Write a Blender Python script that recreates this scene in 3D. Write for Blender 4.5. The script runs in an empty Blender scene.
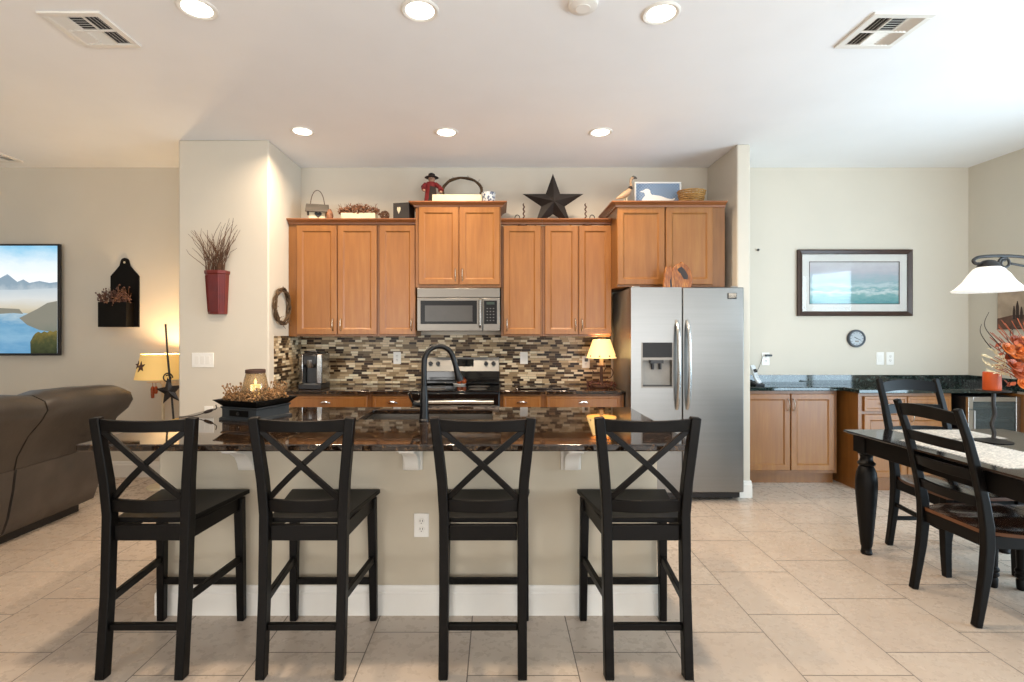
import bpy, bmesh, math, random
from mathutils import Vector, Matrix
random.seed(7)
S = bpy.context.scene
COL = S.collection
PI = math.pi
FOC = 515.0
EYE = 1.417
def X(px, s): return (px - 497.0) / s
def Z(py, s): return EYE - (py - 333.0) / s
def Y(s): return FOC / s

# ------------------------------------------------------------------ camera, world, lights, exposure
cam_d = bpy.data.cameras.new('camera')
cam = bpy.data.objects.new('camera', cam_d)
COL.objects.link(cam)
cam.location = (0, 0, EYE)
cam.rotation_euler = (PI / 2, 0, 0)
cam_d.sensor_width = 36.0
cam_d.lens = FOC / 1024 * 36.0
cam_d.shift_x = 15 / 1024
cam_d.shift_y = -8 / 1024
cam_d.clip_start = 0.02
S.camera = cam
S.view_settings.view_transform = 'Standard'
S.view_settings.look = 'None'
S.view_settings.gamma = 1.0
S.view_settings.use_curve_mapping = False
S.view_settings.exposure = 0.22
wd = bpy.data.worlds.new('sky')
S.world = wd
wd.use_nodes = True
wd.node_tree.nodes['Background'].inputs[0].default_value = (0.80, 0.90, 1.0, 1)
wd.node_tree.nodes['Background'].inputs[1].default_value = 1.6

def area(name, loc, size, size_y, power, col, target):
    l = bpy.data.lights.new(name, 'AREA')
    l.shape = 'RECTANGLE'
    l.size, l.size_y, l.energy, l.color = size, size_y, power, col
    o = bpy.data.objects.new(name, l)
    COL.objects.link(o)
    o.location = loc
    o.rotation_euler = (Vector(target) - Vector(loc)).to_track_quat('-Z', 'Y').to_euler()
    return o
# daylight entering by the big glazed openings behind the camera and on the right
area('daylight_patio_doors', (2.6, -2.95, 1.25), 3.2, 2.2, 84, (1.0, 0.97, 0.94), (2.0, 3, 3.9))
area('daylight_living_window', (-2.4, -2.95, 1.45), 2.6, 1.9, 85, (1.0, 0.95, 0.89), (-2.0, 3, 4.2))
area('daylight_side_doors', (4.74, 1.9, 1.2), 2.9, 2.2, 135, (0.60, 0.83, 1.0), (0, 3.2, 1.2))

# ------------------------------------------------------------------ materials
def lin(c):
    if isinstance(c, str):
        c = tuple(int(c[i:i + 2], 16) / 255 for i in (0, 2, 4))
    return tuple(((v / 12.92) if v <= 0.04045 else ((v + 0.055) / 1.055) ** 2.4) for v in c) + (1.0,)

class NT:
    def __init__(self, name):
        self.m = bpy.data.materials.new(name)
        self.m.use_nodes = True
        self.t = self.m.node_tree
        self.b = self.t.nodes['Principled BSDF']
    def n(self, typ, **kw):
        nd = self.t.nodes.new(typ)
        for k, v in kw.items():
            setattr(nd, k, v)
        return nd
    def l(self, a, b): self.t.links.new(a, b)
    def math(self, op, a, b=None, c=None):
        nd = self.n('ShaderNodeMath', operation=op)
        for i, v in enumerate((a, b, c)):
            if v is None: continue
            if isinstance(v, (int, float)): nd.inputs[i].default_value = v
            else: self.l(v, nd.inputs[i])
        return nd.outputs[0]
    def coords(self, scale=(1, 1, 1)):
        tc = self.n('ShaderNodeTexCoord')
        mp = self.n('ShaderNodeMapping')
        mp.inputs['Scale'].default_value = scale
        self.l(tc.outputs['Object'], mp.inputs[0])
        return mp.outputs[0]
    def noise(self, scale, detail=3, co=None, rough=0.55):
        nd = self.n('ShaderNodeTexNoise')
        nd.inputs['Scale'].default_value = scale
        nd.inputs['Detail'].default_value = detail
        nd.inputs['Roughness'].default_value = rough
        if co is not None: self.l(co, nd.inputs['Vector'])
        return nd.outputs['Fac']
    def ramp(self, fac, stops, interp='LINEAR'):
        r = self.n('ShaderNodeValToRGB')
        r.color_ramp.interpolation = interp
        e = r.color_ramp.elements
        while len(e) < len(stops): e.new(0.5)
        for el, (p, c) in zip(e, stops):
            el.position = p
            el.color = lin(c) if not (isinstance(c, tuple) and len(c) == 4) else c
        self.l(fac, r.inputs[0])
        return r.outputs[0]
    def mix(self, fac, a, b):
        nd = self.n('ShaderNodeMix', data_type='RGBA')
        if isinstance(fac, (int, float)): nd.inputs[0].default_value = fac
        else: self.l(fac, nd.inputs[0])
        for s_, v in ((6, a), (7, b)):
            if isinstance(v, tuple): nd.inputs[s_].default_value = v
            else: self.l(v, nd.inputs[s_])
        return nd.outputs[2]
    def bump(self, h, strength=0.2, dist=0.01):
        nd = self.n('ShaderNodeBump')
        nd.inputs['Strength'].default_value = strength
        nd.inputs['Distance'].default_value = dist
        self.l(h, nd.inputs['Height'])
        self.l(nd.outputs[0], self.b.inputs['Normal'])
    def set(self, **kw):
        for k, v in kw.items():
            k = k.replace('_', ' ')
            if isinstance(v, (int, float, tuple)): self.b.inputs[k].default_value = v
            else: self.l(v, self.b.inputs[k])
        return self.m

def mat(name, col, rough=0.5, metal=0.0, var=0.06, scale=9.0, bump=0.0, bscale=60.0, stretch=(1, 1, 1), spec=0.5, coat=0.0):
    t = NT(name)
    c = lin(col)
    f = t.noise(scale, 4, t.coords(stretch))
    d = tuple(max(0, v * (1 - var * 2)) for v in c[:3]) + (1,)
    u = tuple(min(1, v * (1 + var * 2)) for v in c[:3]) + (1,)
    t.set(Base_Color=t.ramp(f, [(0.25, d), (0.75, u)]), Roughness=rough, Metallic=metal, Specular_IOR_Level=spec)
    if coat: t.set(Coat_Weight=coat, Coat_Roughness=0.08)
    if bump: t.bump(t.noise(bscale, 3, t.coords(stretch)), bump, 0.004)
    return t.m

def emit(name, col, strength, base='ffffff'):
    t = NT(name)
    f = t.noise(6, 2, t.coords())
    t.set(Base_Color=t.ramp(f, [(0.3, base), (0.7, base)]), Emission_Color=lin(col), Emission_Strength=strength, Roughness=0.4)
    return t.m

def wood(name, dark, mid, light, rough=0.38, stretch=(14, 14, 1.1), coat=0.15):
    t = NT(name)
    co = t.coords(stretch)
    f = t.noise(2.2, 6, co, 0.6)
    g = t.noise(1.2, 3, t.coords((1.5, 1.5, 1.2)))
    h = t.math('ADD', t.math('MULTIPLY', f, 0.6), t.math('MULTIPLY', g, 0.4))
    t.set(Base_Color=t.ramp(h, [(0.3, dark), (0.5, mid), (0.7, light)]), Roughness=rough, Coat_Weight=coat, Coat_Roughness=0.2)
    return t.m

M = {}
M['wall'] = mat('wall_paint', 'd4ccbd', 0.75, var=0.012, scale=2.0, bump=0.06, bscale=160, spec=0.25)
M['island'] = mat('beige_island_paint', 'c8bda9', 0.7, var=0.012, scale=2.0, spec=0.25)
M['ceil'] = mat('ceiling_paint', 'f6f6f6', 0.85, var=0.01, scale=2.0, bump=0.12, bscale=110, spec=0.2)
M['trim'] = mat('white_trim_paint', 'ece8e0', 0.4, var=0.01)
M['plate'] = mat('white_switch_plastic', 'f0ede6', 0.35, var=0.01)
M['slot'] = mat('dark_slot', '2c2a28', 0.6)
M['maple'] = wood('maple_cabinet', '7f4f20', '8e5b27', '9c6a33')
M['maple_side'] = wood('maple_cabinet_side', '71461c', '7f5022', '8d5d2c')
M['crown'] = wood('crown_wood', '7a4826', '8a542e', '986036', stretch=(1.2, 14, 14))
M['black'] = mat('black_painted_wood', '090706', 0.42, spec=0.17, var=0.12, scale=14, stretch=(6, 6, 1), bump=0.04, bscale=40)
M['blackmetal'] = mat('black_iron', '1c1917', 0.5, var=0.1)
M['matteblack'] = mat('matte_black_faucet', '0b0b0c', 0.33, var=0.1, spec=0.35)
M['blackgloss'] = mat('black_glass', '0a0a0b', 0.07, var=0.1)
M['blackplastic'] = mat('black_plastic', '17171a', 0.35, var=0.1)
M['nickel'] = mat('satin_nickel', 'c9c4bb', 0.25, metal=1.0, var=0.03)
M['chrome'] = mat('bright_chrome', 'e2e2e2', 0.1, metal=1.0, var=0.01)
def steel(name, col, rough, streak=0.03):
    t = NT(name)
    f = t.noise(2.0, 4, t.coords((0.6, 0.6, 30)))
    c = lin(col)
    t.set(Base_Color=t.ramp(f, [(0.3, tuple(v * (1 - streak) for v in c[:3]) + (1,)), (0.7, tuple(min(1, v * (1 + streak)) for v in c[:3]) + (1,))]), Metallic=1.0,
          Roughness=t.math('MULTIPLY_ADD', f, 0.04, rough))
    return t.m
M['steel'] = steel('brushed_steel', '8b8b89', 0.30)
M['steel_dull'] = steel('dull_steel', '7c7770', 0.34)
M['bar_steel'] = mat('polished_steel_bar', 'b9b9b7', 0.24, metal=1.0, var=0.01)
M['panel_black'] = mat('black_control_panel', '0b0b0c', 0.3, spec=0.25, var=0.1)
M['case_grey'] = mat('grey_appliance_case', '8d8983', 0.35, metal=0.6, var=0.03)
def granite(name, base, mids, flecks, rough=0.07):
    t = NT(name)
    co = t.coords()
    a = t.noise(38, 6, co, 0.7)
    v = t.n('ShaderNodeTexVoronoi'); v.inputs['Scale'].default_value = 85
    t.l(co, v.inputs['Vector'])
    b = t.noise(9, 3, co)
    base_c = t.ramp(a, [(0.42, base), (0.56, mids), (0.68, flecks)])
    sp = t.ramp(v.outputs['Distance'], [(0.12, (1, 1, 1, 1)), (0.22, (0, 0, 0, 1))])
    sel = t.math('MULTIPLY', sp, t.math('GREATER_THAN', b, 0.53))
    t.set(Base_Color=t.mix(t.math('MULTIPLY', sel, 0.6), base_c, lin(flecks)), Roughness=rough, Specular_IOR_Level=0.75)
    return t.m
M['granite'] = granite('dark_brown_granite', '16100c', '2e2118', '6d5338', 0.035)
M['granite_nook'] = granite('granite_window_tint', '141c1a', '26322f', '586862', 0.05)  # green-teal in the base colour stands in for window reflections
M['leather'] = mat('grey_brown_leather', '3b342e', 0.36, var=0.14, scale=5, bump=0.22, bscale=26)
M['fabric_under'] = mat('brown_grey_backing_fabric', '4a423b', 0.6, var=0.18, scale=3, bump=0.15, bscale=30)
M['cream'] = mat('cream_paint', 'd3c6a8', 0.6)
M['greywood'] = mat('weathered_grey_wood', '524c45', 0.75, var=0.2, scale=5, stretch=(1, 8, 8))
M['twig'] = mat('brown_twig', '5d3f2a', 0.8, var=0.25)
M['berry'] = mat('dried_brown_berry', '7d5236', 0.6, var=0.3, scale=40)
M['berry_dark'] = mat('dark_red_berry', '4c2420', 0.5, var=0.3, scale=40)
M['potpourri'] = mat('tan_dried_petal', '86643f', 0.8, var=0.48, scale=75)
M['redtin'] = mat('ribbed_red_tin', '66190f', 0.45, var=0.12, scale=12)
M['redcloth'] = mat('red_cloth', '6b1316', 0.8, var=0.2, scale=30)
M['skin'] = mat('painted_face', '9a7560', 0.7)
M['furdark'] = mat('dark_brown_felt', '2b211d', 0.9, var=0.2)
M['vine'] = mat('grapevine', '4f3a24', 0.85, var=0.3, scale=25, bump=0.5, bscale=60)
M['wicker'] = wood('wicker_weave', '5b3d1e', '93692f', 'c39a55', 0.6, (9, 9, 40))
M['tin'] = mat('dark_barn_tin', '2b2624', 0.42, metal=0.4, var=0.15)
M['rust'] = mat('rusty_iron', '4a2f22', 0.7, var=0.2)
M['shade_cloth'] = NT('lamp_shade_cloth').m
def shade_mat(m, base, e, strength):
    b = m.node_tree.nodes['Principled BSDF']
    b.inputs['Base Color'].default_value = lin(base)
    b.inputs['Roughness'].default_value = 0.8
    b.inputs['Emission Color'].default_value = lin(e)
    b.inputs['Emission Strength'].default_value = strength
shade_mat(M['shade_cloth'], 'd9b878', 'e6b765', 0.36)
M['kshade_cloth'] = NT('kitchen_lamp_shade_cloth').m
shade_mat(M['kshade_cloth'], 'f0d59a', 'ffd083', 0.8)
M['glow'] = emit('lit_lens', 'fff6e8', 6.0)
M['glass_lit'] = emit('lit_frosted_glass', 'fffaf2', 0.3, 'f4f2ee')
M['flame'] = emit('candle_flame', 'ffd890', 9.0)
M['amber'] = mat('amber_jar', 'd6bf98', 0.05)
_b = M['amber'].node_tree.nodes['Principled BSDF']; _b.inputs['Transmission Weight'].default_value = 0.75
M['orangewax'] = mat('orange_candle_wax', 'c9541f', 0.45, var=0.1)
M['copper'] = mat('amber_ceramic', '8f4317', 0.25, var=0.15)
M['livewood'] = wood('live_edge_wood', '331607', '97531a', 'dd9d45', 0.25, (26, 26, 7), 0.5)
M['knot'] = mat('dark_wood_knot', '241611', 0.4)
M['seatwood'] = wood('dark_seat_wood', '33221a', '432c20', '5b3a26', 0.16, (2, 10, 10), 0.6)
M['seatedge'] = mat('worn_seat_edge', '5f3a20', 0.35)
M['tabletop'] = mat('black_table_top', '1d1a1a', 0.12, var=0.1)
M['lace'] = mat('cream_woven_mat', 'cfc6ba', 0.85, var=0.25, scale=90)
M['paper'] = mat('mat_board', 'e4e1da', 0.6, var=0.01)
M['frame'] = mat('dark_brown_frame', '3b2820', 0.35, var=0.1)
M['clockface'] = mat('clock_face', 'a7adb1', 0.3)
M['leaf_o'] = mat('orange_silk_petal', 'cf6f2c', 0.6, var=0.25, scale=30)
M['leaf_r'] = mat('rust_silk_petal', 'a44a22', 0.6, var=0.25, scale=30)
M['leaf_c'] = mat('cream_dried_grass', 'd8c39b', 0.8, var=0.2, scale=30)
M['wine'] = mat('dark_wine_bottle', '14181a', 0.1)
M['bluewhite'] = None

def floor_mat():
    t = NT('beige_floor_tile')
    tc = t.n('ShaderNodeTexCoord')
    sp = t.n('ShaderNodeSeparateXYZ'); t.l(tc.outputs['Object'], sp.inputs[0])
    x, y = sp.outputs[0], sp.outputs[1]
    P = 0.462
    u = t.math('DIVIDE', t.math('SUBTRACT', x, 1.263), P)
    k = t.math('FLOOR', u)
    v = t.math('DIVIDE', t.math('SUBTRACT', t.math('SUBTRACT', y, 2.593), t.math('MULTIPLY', k, 0.154)), P)
    kv = t.math('FLOOR', v)
    def edge(w):
        f = t.math('FRACT', w)
        return t.math('MINIMUM', f, t.math('SUBTRACT', 1.0, f))
    g = t.math('MINIMUM', edge(u), edge(v))
    grout = t.math('LESS_THAN', g, 0.0055)
    cv = t.n('ShaderNodeCombineXYZ'); t.l(k, cv.inputs[0]); t.l(kv, cv.inputs[1])
    wn = t.n('ShaderNodeTexWhiteNoise'); t.l(cv.outputs[0], wn.inputs['Vector'])
    off = t.n('ShaderNodeVectorMath', operation='MULTIPLY_ADD')
    t.l(wn.outputs['Color'], off.inputs[0]); off.inputs[1].default_value = (9, 9, 9); t.l(tc.outputs['Object'], off.inputs[2])
    cloud = t.noise(2.0, 3, off.outputs[0], 0.5)
    fine = t.noise(22, 4, off.outputs[0], 0.6)
    mixv = t.math('ADD', t.math('MULTIPLY', cloud, 0.85), t.math('MULTIPLY', fine, 0.15))
    mixv = t.math('ADD', mixv, t.math('MULTIPLY', t.math('SUBTRACT', wn.outputs['Value'], 0.5), 0.12))
    tile = t.ramp(mixv, [(0.25, 'b9a898'), (0.5, 'c1b1a1'), (0.75, 'c8baaa')])
    t.set(Base_Color=t.mix(grout, tile, lin('695e55')),
          Roughness=t.math('ADD', t.math('MULTIPLY', fine, 0.12), t.math('MULTIPLY_ADD', grout, 0.4, 0.22)), Specular_IOR_Level=0.4)
    t.bump(t.math('SUBTRACT', 1.0, grout), 0.25, 0.002)
    return t.m
M['floor'] = floor_mat()

def mosaic_mat():
    t = NT('linear_mosaic_tile')
    tc = t.n('ShaderNodeTexCoord')
    sp = t.n('ShaderNodeSeparateXYZ'); t.l(tc.outputs['Object'], sp.inputs[0])
    u0 = t.math('ADD', sp.outputs[0], sp.outputs[1])
    row = t.math('FLOOR', t.math('DIVIDE', sp.outputs[2], 0.0225))
    w1 = t.n('ShaderNodeTexWhiteNoise', noise_dimensions='1D'); t.l(row, w1.inputs['W'])
    wid = t.math('MULTIPLY_ADD', t.math('FRACT', t.math('MULTIPLY', w1.outputs['Value'], 7.3)), 0.035, 0.058)
    u = t.math('DIVIDE', t.math('ADD', u0, t.math('MULTIPLY', w1.outputs['Value'], 3.0)), wid)
    k = t.math('FLOOR', u)
    cv = t.n('ShaderNodeCombineXYZ'); t.l(k, cv.inputs[0]); t.l(row, cv.inputs[1])
    wn = t.n('ShaderNodeTexWhiteNoise'); t.l(cv.outputs[0], wn.inputs['Vector'])
    def edge(w):
        f = t.math('FRACT', w)
        return t.math('MINIMUM', f, t.math('SUBTRACT', 1.0, f))
    gz = t.math('LESS_THAN', edge(t.math('DIVIDE', sp.outputs[2], 0.0225)), 0.05)
    gu = t.math('LESS_THAN', t.math('MULTIPLY', edge(u), wid), 0.0012)
    grout = t.math('MAXIMUM', gz, gu)
    col = t.ramp(wn.outputs['Value'], [(0.0, '2c1c12'), (0.17, '503a25'), (0.30, '967f60'), (0.44, 'bda684'),
                                       (0.64, 'dcc9a9'), (0.82, '75634b'), (0.91, 'e3d6b9')], 'CONSTANT')
    t.set(Base_Color=t.mix(grout, col, lin('857459')), Roughness=0.3, Specular_IOR_Level=0.18)
    return t.m
M['mosaic'] = mosaic_mat()

def seascape_mat():
    t = NT('seascape_print')
    tc = t.n('ShaderNodeTexCoord')
    sp = t.n('ShaderNodeSeparateXYZ'); t.l(tc.outputs['Object'], sp.inputs[0])
    n1 = t.noise(7, 5, t.coords((1, 1, 3)), 0.65)
    h = t.math('ADD', t.math('DIVIDE', sp.outputs[2], 0.40), t.math('MULTIPLY', t.math('SUBTRACT', n1, 0.5), 0.42))
    h = t.math('ADD', h, 0.5)
    c = t.ramp(h, [(0.0, '5f9ea1'), (0.18, '86b4b4'), (0.27, 'd3dedc'), (0.34, '86b3b6'), (0.44, 'c6d6d7'), (0.52, '9fbdc3'), (0.66, 'b4c0c8'), (0.8, 'c6c5cb'), (1.0, 'd4d4d6')])
    t.set(Base_Color=c, Roughness=0.05, Specular_IOR_Level=0.6)
    return t.m
M['sea'] = seascape_mat()

def bw_mat():
    t = NT('blue_white_glaze')
    v = t.n('ShaderNodeTexVoronoi'); v.inputs['Scale'].default_value = 42
    t.l(t.coords(), v.inputs['Vector'])
    t.set(Base_Color=t.ramp(v.outputs['Distance'], [(0.38, '4a5670'), (0.52, 'cdd0d0')]), Roughness=0.3)
    return t.m
M['bluewhite'] = bw_mat()
def check_mat():
    t = NT('blue_checked_cloth')
    ch = t.n('ShaderNodeTexChecker'); ch.inputs['Scale'].default_value = 70
    ch.inputs['Color1'].default_value = lin('6d86a3'); ch.inputs['Color2'].default_value = lin('8c9fb5')
    t.l(t.coords(), ch.inputs['Vector'])
    t.set(Base_Color=ch.outputs[0], Roughness=0.6)
    return t.m
M['checks'] = check_mat()
def screen(name, stops, axis_scale, noise_amt=0.2, nscale=5, stretch=(1, 1, 3), strength=0.8):
    t = NT(name)
    tc = t.n('ShaderNodeTexCoord')
    sp = t.n('ShaderNodeSeparateXYZ'); t.l(tc.outputs['Object'], sp.inputs[0])
    n1 = t.noise(nscale, 5, t.coords(stretch), 0.6)
    h = t.math('ADD', t.math('MULTIPLY', sp.outputs[2], axis_scale), t.math('MULTIPLY', t.math('SUBTRACT', n1, 0.5), noise_amt))
    c = t.ramp(h, stops)
    t.set(Base_Color=lin('050505'), Emission_Color=c, Emission_Strength=strength, Roughness=0.2)
    return t.m

# ------------------------------------------------------------------ mesh helpers
class MB:
    def __init__(self, o=(0, 0, 0)):
        self.bm = bmesh.new()
        self.o = Vector(o)
    def v(self, p): return self.bm.verts.new(Vector(p) - self.o)
    def f(self, vs):
        try: return self.bm.faces.new(vs)
        except ValueError: return None
    def box(self, x0, x1, y0, y1, z0, z1):
        v = [self.v((x, y, z)) for z in (z0, z1) for y in (y0, y1) for x in (x0, x1)]
        for q in ((0, 2, 3, 1), (4, 5, 7, 6), (0, 1, 5, 4), (2, 6, 7, 3), (0, 4, 6, 2), (1, 3, 7, 5)):
            self.f([v[i] for i in q])
        return self
    def loft(self, secs, caps=True, closed=False):
        R = [[self.v(p) for p in s] for s in secs]
        n = len(R[0]); m = len(R)
        for i in range(m if closed else m - 1):
            a, b = R[i], R[(i + 1) % m]
            for j in range(n):
                self.f([a[j], a[(j + 1) % n], b[(j + 1) % n], b[j]])
        if caps and not closed:
            self.f(R[0][::-1]); self.f(R[-1])
        return self
    def bar(self, p, q, w, t, side=(1, 0, 0)):
        p, q = Vector(p), Vector(q)
        d = (q - p).normalized()
        s = Vector(side); s = (s - d * s.dot(d)).normalized()
        u = d.cross(s)
        def sec(c): return [c + s * w / 2 * a + u * t / 2 * b for a, b in ((-1, -1), (1, -1), (1, 1), (-1, 1))]
        return self.loft([sec(p), sec(q)])
    def path_bar(self, pts, w, t, side=(1, 0, 0)):
        """rectangular section swept along pts; w along side, t across; w may be a list"""
        pts = [Vector(p) for p in pts]
        secs = []
        for i, c in enumerate(pts):
            d = ((pts[min(i + 1, len(pts) - 1)] - pts[max(i - 1, 0)])).normalized()
            s = Vector(side); s = (s - d * s.dot(d)).normalized()
            u = d.cross(s)
            ww = w[i] if isinstance(w, (list, tuple)) else w
            tt = t[i] if isinstance(t, (list, tuple)) else t
            secs.append([c + s * ww / 2 * a + u * tt / 2 * b for a, b in ((-1, -1), (1, -1), (1, 1), (-1, 1))])
        return self.loft(secs)
    def tube(self, pts, r, seg=8, closed=False):
        pts = [Vector(p) for p in pts]
        n = len(pts)
        secs = []
        up = None
        for i, c in enumerate(pts):
            if closed: d = (pts[(i + 1) % n] - pts[i - 1]).normalized()
            else: d = (pts[min(i + 1, n - 1)] - pts[max(i - 1, 0)]).normalized()
            if up is None:
                a = Vector((0, 0, 1)) if abs(d.z) < 0.9 else Vector((1, 0, 0))
                up = (a - d * a.dot(d)).normalized()
            else:
                up = (up - d * up.dot(d)).normalized()
            s = d.cross(up)
            rr = r[i] if isinstance(r, (list, tuple)) else r
            secs.append([c + (up * math.cos(2 * PI * k / seg) + s * math.sin(2 * PI * k / seg)) * rr for k in range(seg)])
        return self.loft(secs, True, closed)
    def lathe(self, prof, c=(0, 0, 0), seg=24, axis='z', sx=1.0, sy=1.0):
        c = Vector(c); secs = []
        for r, h in prof:
            ring = []
            for k in range(seg):
                a = 2 * PI * k / seg
                p, q = r * math.cos(a) * sx, r * math.sin(a) * sy
                ring.append(c + Vector({'z': (p, q, h), 'y': (p, h, q), 'x': (h, p, q)}[axis]))
            secs.append(ring)
        return self.loft(secs)
    def prism(self, poly, axis, a0, a1):
        def pt(p, a): return {'y': (p[0], a, p[1]), 'x': (a, p[0], p[1]), 'z': (p[0], p[1], a)}[axis]
        return self.loft([[pt(p, a0) for p in poly], [pt(p, a1) for p in poly]])
    def panel(self, x0, x1, z0, z1, yf, th=0.02, loops=None):
        """cabinet door facing -Y: frame, bevel and recessed centre panel in one shell"""
        if loops is None:
            loops = [(0, th), (0, 0.004), (0.004, 0), (0.050, 0), (0.062, 0.010), (0.066, 0.010)]
        secs = [[(x0 + i, yf + d, z0 + i), (x1 - i, yf + d, z0 + i), (x1 - i, yf + d, z1 - i), (x0 + i, yf + d, z1 - i)] for i, d in loops]
        return self.loft(secs)
    def ball(self, c, r, sub=1, sc=(1, 1, 1)):
        mt = Matrix.Translation(Vector(c) - self.o) @ Matrix.Diagonal((sc[0], sc[1], sc[2], 1))
        bmesh.ops.create_icosphere(self.bm, subdivisions=sub, radius=r, matrix=mt)
        return self
    def build(self, name, m, parent=None, bevel=0.0, smooth=True, seg=2, angle=35):
        bmesh.ops.recalc_face_normals(self.bm, faces=self.bm.faces)
        me = bpy.data.meshes.new(name)
        self.bm.to_mesh(me); self.bm.free()
        if isinstance(m, str): m = M[m]
        for q in (m if isinstance(m, list) else [m]): me.materials.append(q)
        if smooth:
            for p in me.polygons: p.use_smooth = True
            me.set_sharp_from_angle(angle=math.radians(angle))
        o = bpy.data.objects.new(name, me)
        COL.objects.link(o)
        if parent is not None: o.parent = parent
        if bevel:
            b = o.modifiers.new('bevel', 'BEVEL')
            b.width = bevel; b.segments = seg; b.limit_method = 'ANGLE'; b.angle_limit = math.radians(40)
            b.harden_normals = False
        return o

def tag(o, label, cat, group=None, kind=None):
    o['label'] = label; o['category'] = cat
    if group: o['group'] = group
    if kind: o['kind'] = kind
    return o
def thing(name, loc, label, cat, group=None, rotz=0.0):
    o = bpy.data.objects.new(name, None)
    o.empty_display_size = 0.1
    COL.objects.link(o)
    o.location = loc; o.rotation_euler = (0, 0, rotz)
    return tag(o, label, cat, group)
def struct(mb, name, m, **kw):
    o = mb.build(name, m, None, **kw)
    o['kind'] = 'structure'
    return o
def dup(root, loc, rotz=None, label=None):
    r = root.copy(); COL.objects.link(r); r.location = loc
    if rotz is not None: r.rotation_euler = (0, 0, rotz)
    if label: r['label'] = label
    for ch in list(root.children):
        c = ch.copy(); COL.objects.link(c); c.parent = r
        for g in list(ch.children):
            d = g.copy(); COL.objects.link(d); d.parent = c
    return r
# ------------------------------------------------------------------ the room shell
YB = Y(101.6)          # 5.069 back wall
CE = 3.045
XR, XL, YF = 4.64, -7.4, -3.2
YP = Y(118.6)          # pier front
YW = Y(116.0)          # wing wall front
PX0, PX1 = -2.685, -1.925
WX0, WX1 = 2.07, 2.185
struct(MB().box(XL - .1, XR + .1, YF - .1, YB + .1, -0.1, 0), 'floor', 'floor')
struct(MB().box(XL - .1, XR + .1, YF - .1, YB + .1, CE, CE + .1), 'ceiling', 'ceil')
struct(MB().box(XL - .1, XR + .1, YB, YB + .12, 0, CE), 'wall_back', 'wall')
struct(MB().box(PX0, PX1, YP, YB, 0, CE), 'wall_pier', 'wall', bevel=0.012, seg=3)
struct(MB().box(WX0, WX1, YW, YB, 0, CE), 'wall_wing', 'wall', bevel=0.012, seg=3)
struct(MB().box(XL - .1, XL, YF, YB, 0, CE), 'wall_left', 'wall')
w = MB()
wy0, wy1, wz0, wz1 = 0.4, 3.4, 0.0, 2.35
w.box(XR, XR + .12, YF, wy0, 0, CE); w.box(XR, XR + .12, wy1, YB, 0, CE)
w.box(XR, XR + .12, wy0, wy1, wz1, CE)
struct(w, 'wall_right', 'wall')
w = MB()
w.box(XL, -3.7, YF - .12, YF, 0, CE); w.box(-3.7, -1.1, YF - .12, YF, 0, .5); w.box(-3.7, -1.1, YF - .12, YF, 2.4, CE)
w.box(-1.1, 0.9, YF - .12, YF, 0, CE); w.box(0.9, 4.3, YF - .12, YF, 2.4, CE); w.box(4.3, XR, YF - .12, YF, 0, CE)
struct(w, 'wall_front', 'wall')
def win(name, axis, a0, a1, z0, z1, c, n):
    m = MB()
    def bx(u0, u1, q0, q1):
        if axis == 'y': m.box(u0, u1, c - .03, c + .03, q0, q1)
        else: m.box(c - .03, c + .03, u0, u1, q0, q1)
    bx(a0, a1, z0, z0 + .06); bx(a0, a1, z1 - .06, z1)
    for i in range(n + 1):
        u = a0 + (a1 - a0 - .06) * i / n
        bx(u, u + .06, z0 + .06, z1 - .06)
    struct(m, name, 'trim')
win('door_2', 'x', wy0, wy1, wz0, wz1, XR + .04, 3)
win('window_1', 'y', -3.7, -1.1, .5, 2.4, YF - .06, 3)
win('door_1', 'y', 0.9, 4.3, 0, 2.4, YF - .06, 3)

def baseboard(name, pts, h=0.145, t=0.016):
    """profiled skirting along a polyline of (x, y); the wall lies to the left of the run"""
    m = MB()
    for (ax, ay), (bx, by) in zip(pts[:-1], pts[1:]):
        d = Vector((bx - ax, by - ay, 0)).normalized(); nrm = Vector((d.y, -d.x, 0))
        prof = [(0, 0), (t, 0), (t, h - .035), (t - .005, h - .028), (t - .005, h - .012), (t - .011, h), (0, h)]
        e = 0.0
        A = Vector((ax, ay, 0)) - d * e; B = Vector((bx, by, 0)) + d * e
        m.loft([[A + nrm * p + Vector((0, 0, q)) for p, q in prof], [B + nrm * p + Vector((0, 0, q)) for p, q in prof]])
    return struct(m, name, 'trim')
baseboard('baseboard_back', [(XL, YB), (PX0, YB)], .155)
baseboard('baseboard_pier', [(PX0, YB), (PX0, YP), (PX1, YP)])
baseboard('baseboard_wing', [(WX0 , YW), (WX1, YW), (WX1, YB - .3)])
baseboard('baseboard_right', [(XR, 4.3), (XR, wy1 + .05)])
baseboard('baseboard_left', [(XL, YF), (XL, YB)])
# mosaic splashback on the back wall and the pier's side
m = MB()
m.box(PX1, 1.12, YB - .010, YB - .0005, .915, 1.40)
m.box(PX1 + .0005, PX1 + .010, YP + .10, YB - .010, .915, Z(336, 114))
struct(m, 'trim_1', 'mosaic')
m = MB().box(WX1, XR, YB - .02, YB - .0005, .90, 1.005)
m.box(XR - .02, XR - .0005, 4.0, YB - .02, .90, 1.005)
struct(m, 'trim_2', 'granite_nook')

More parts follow.
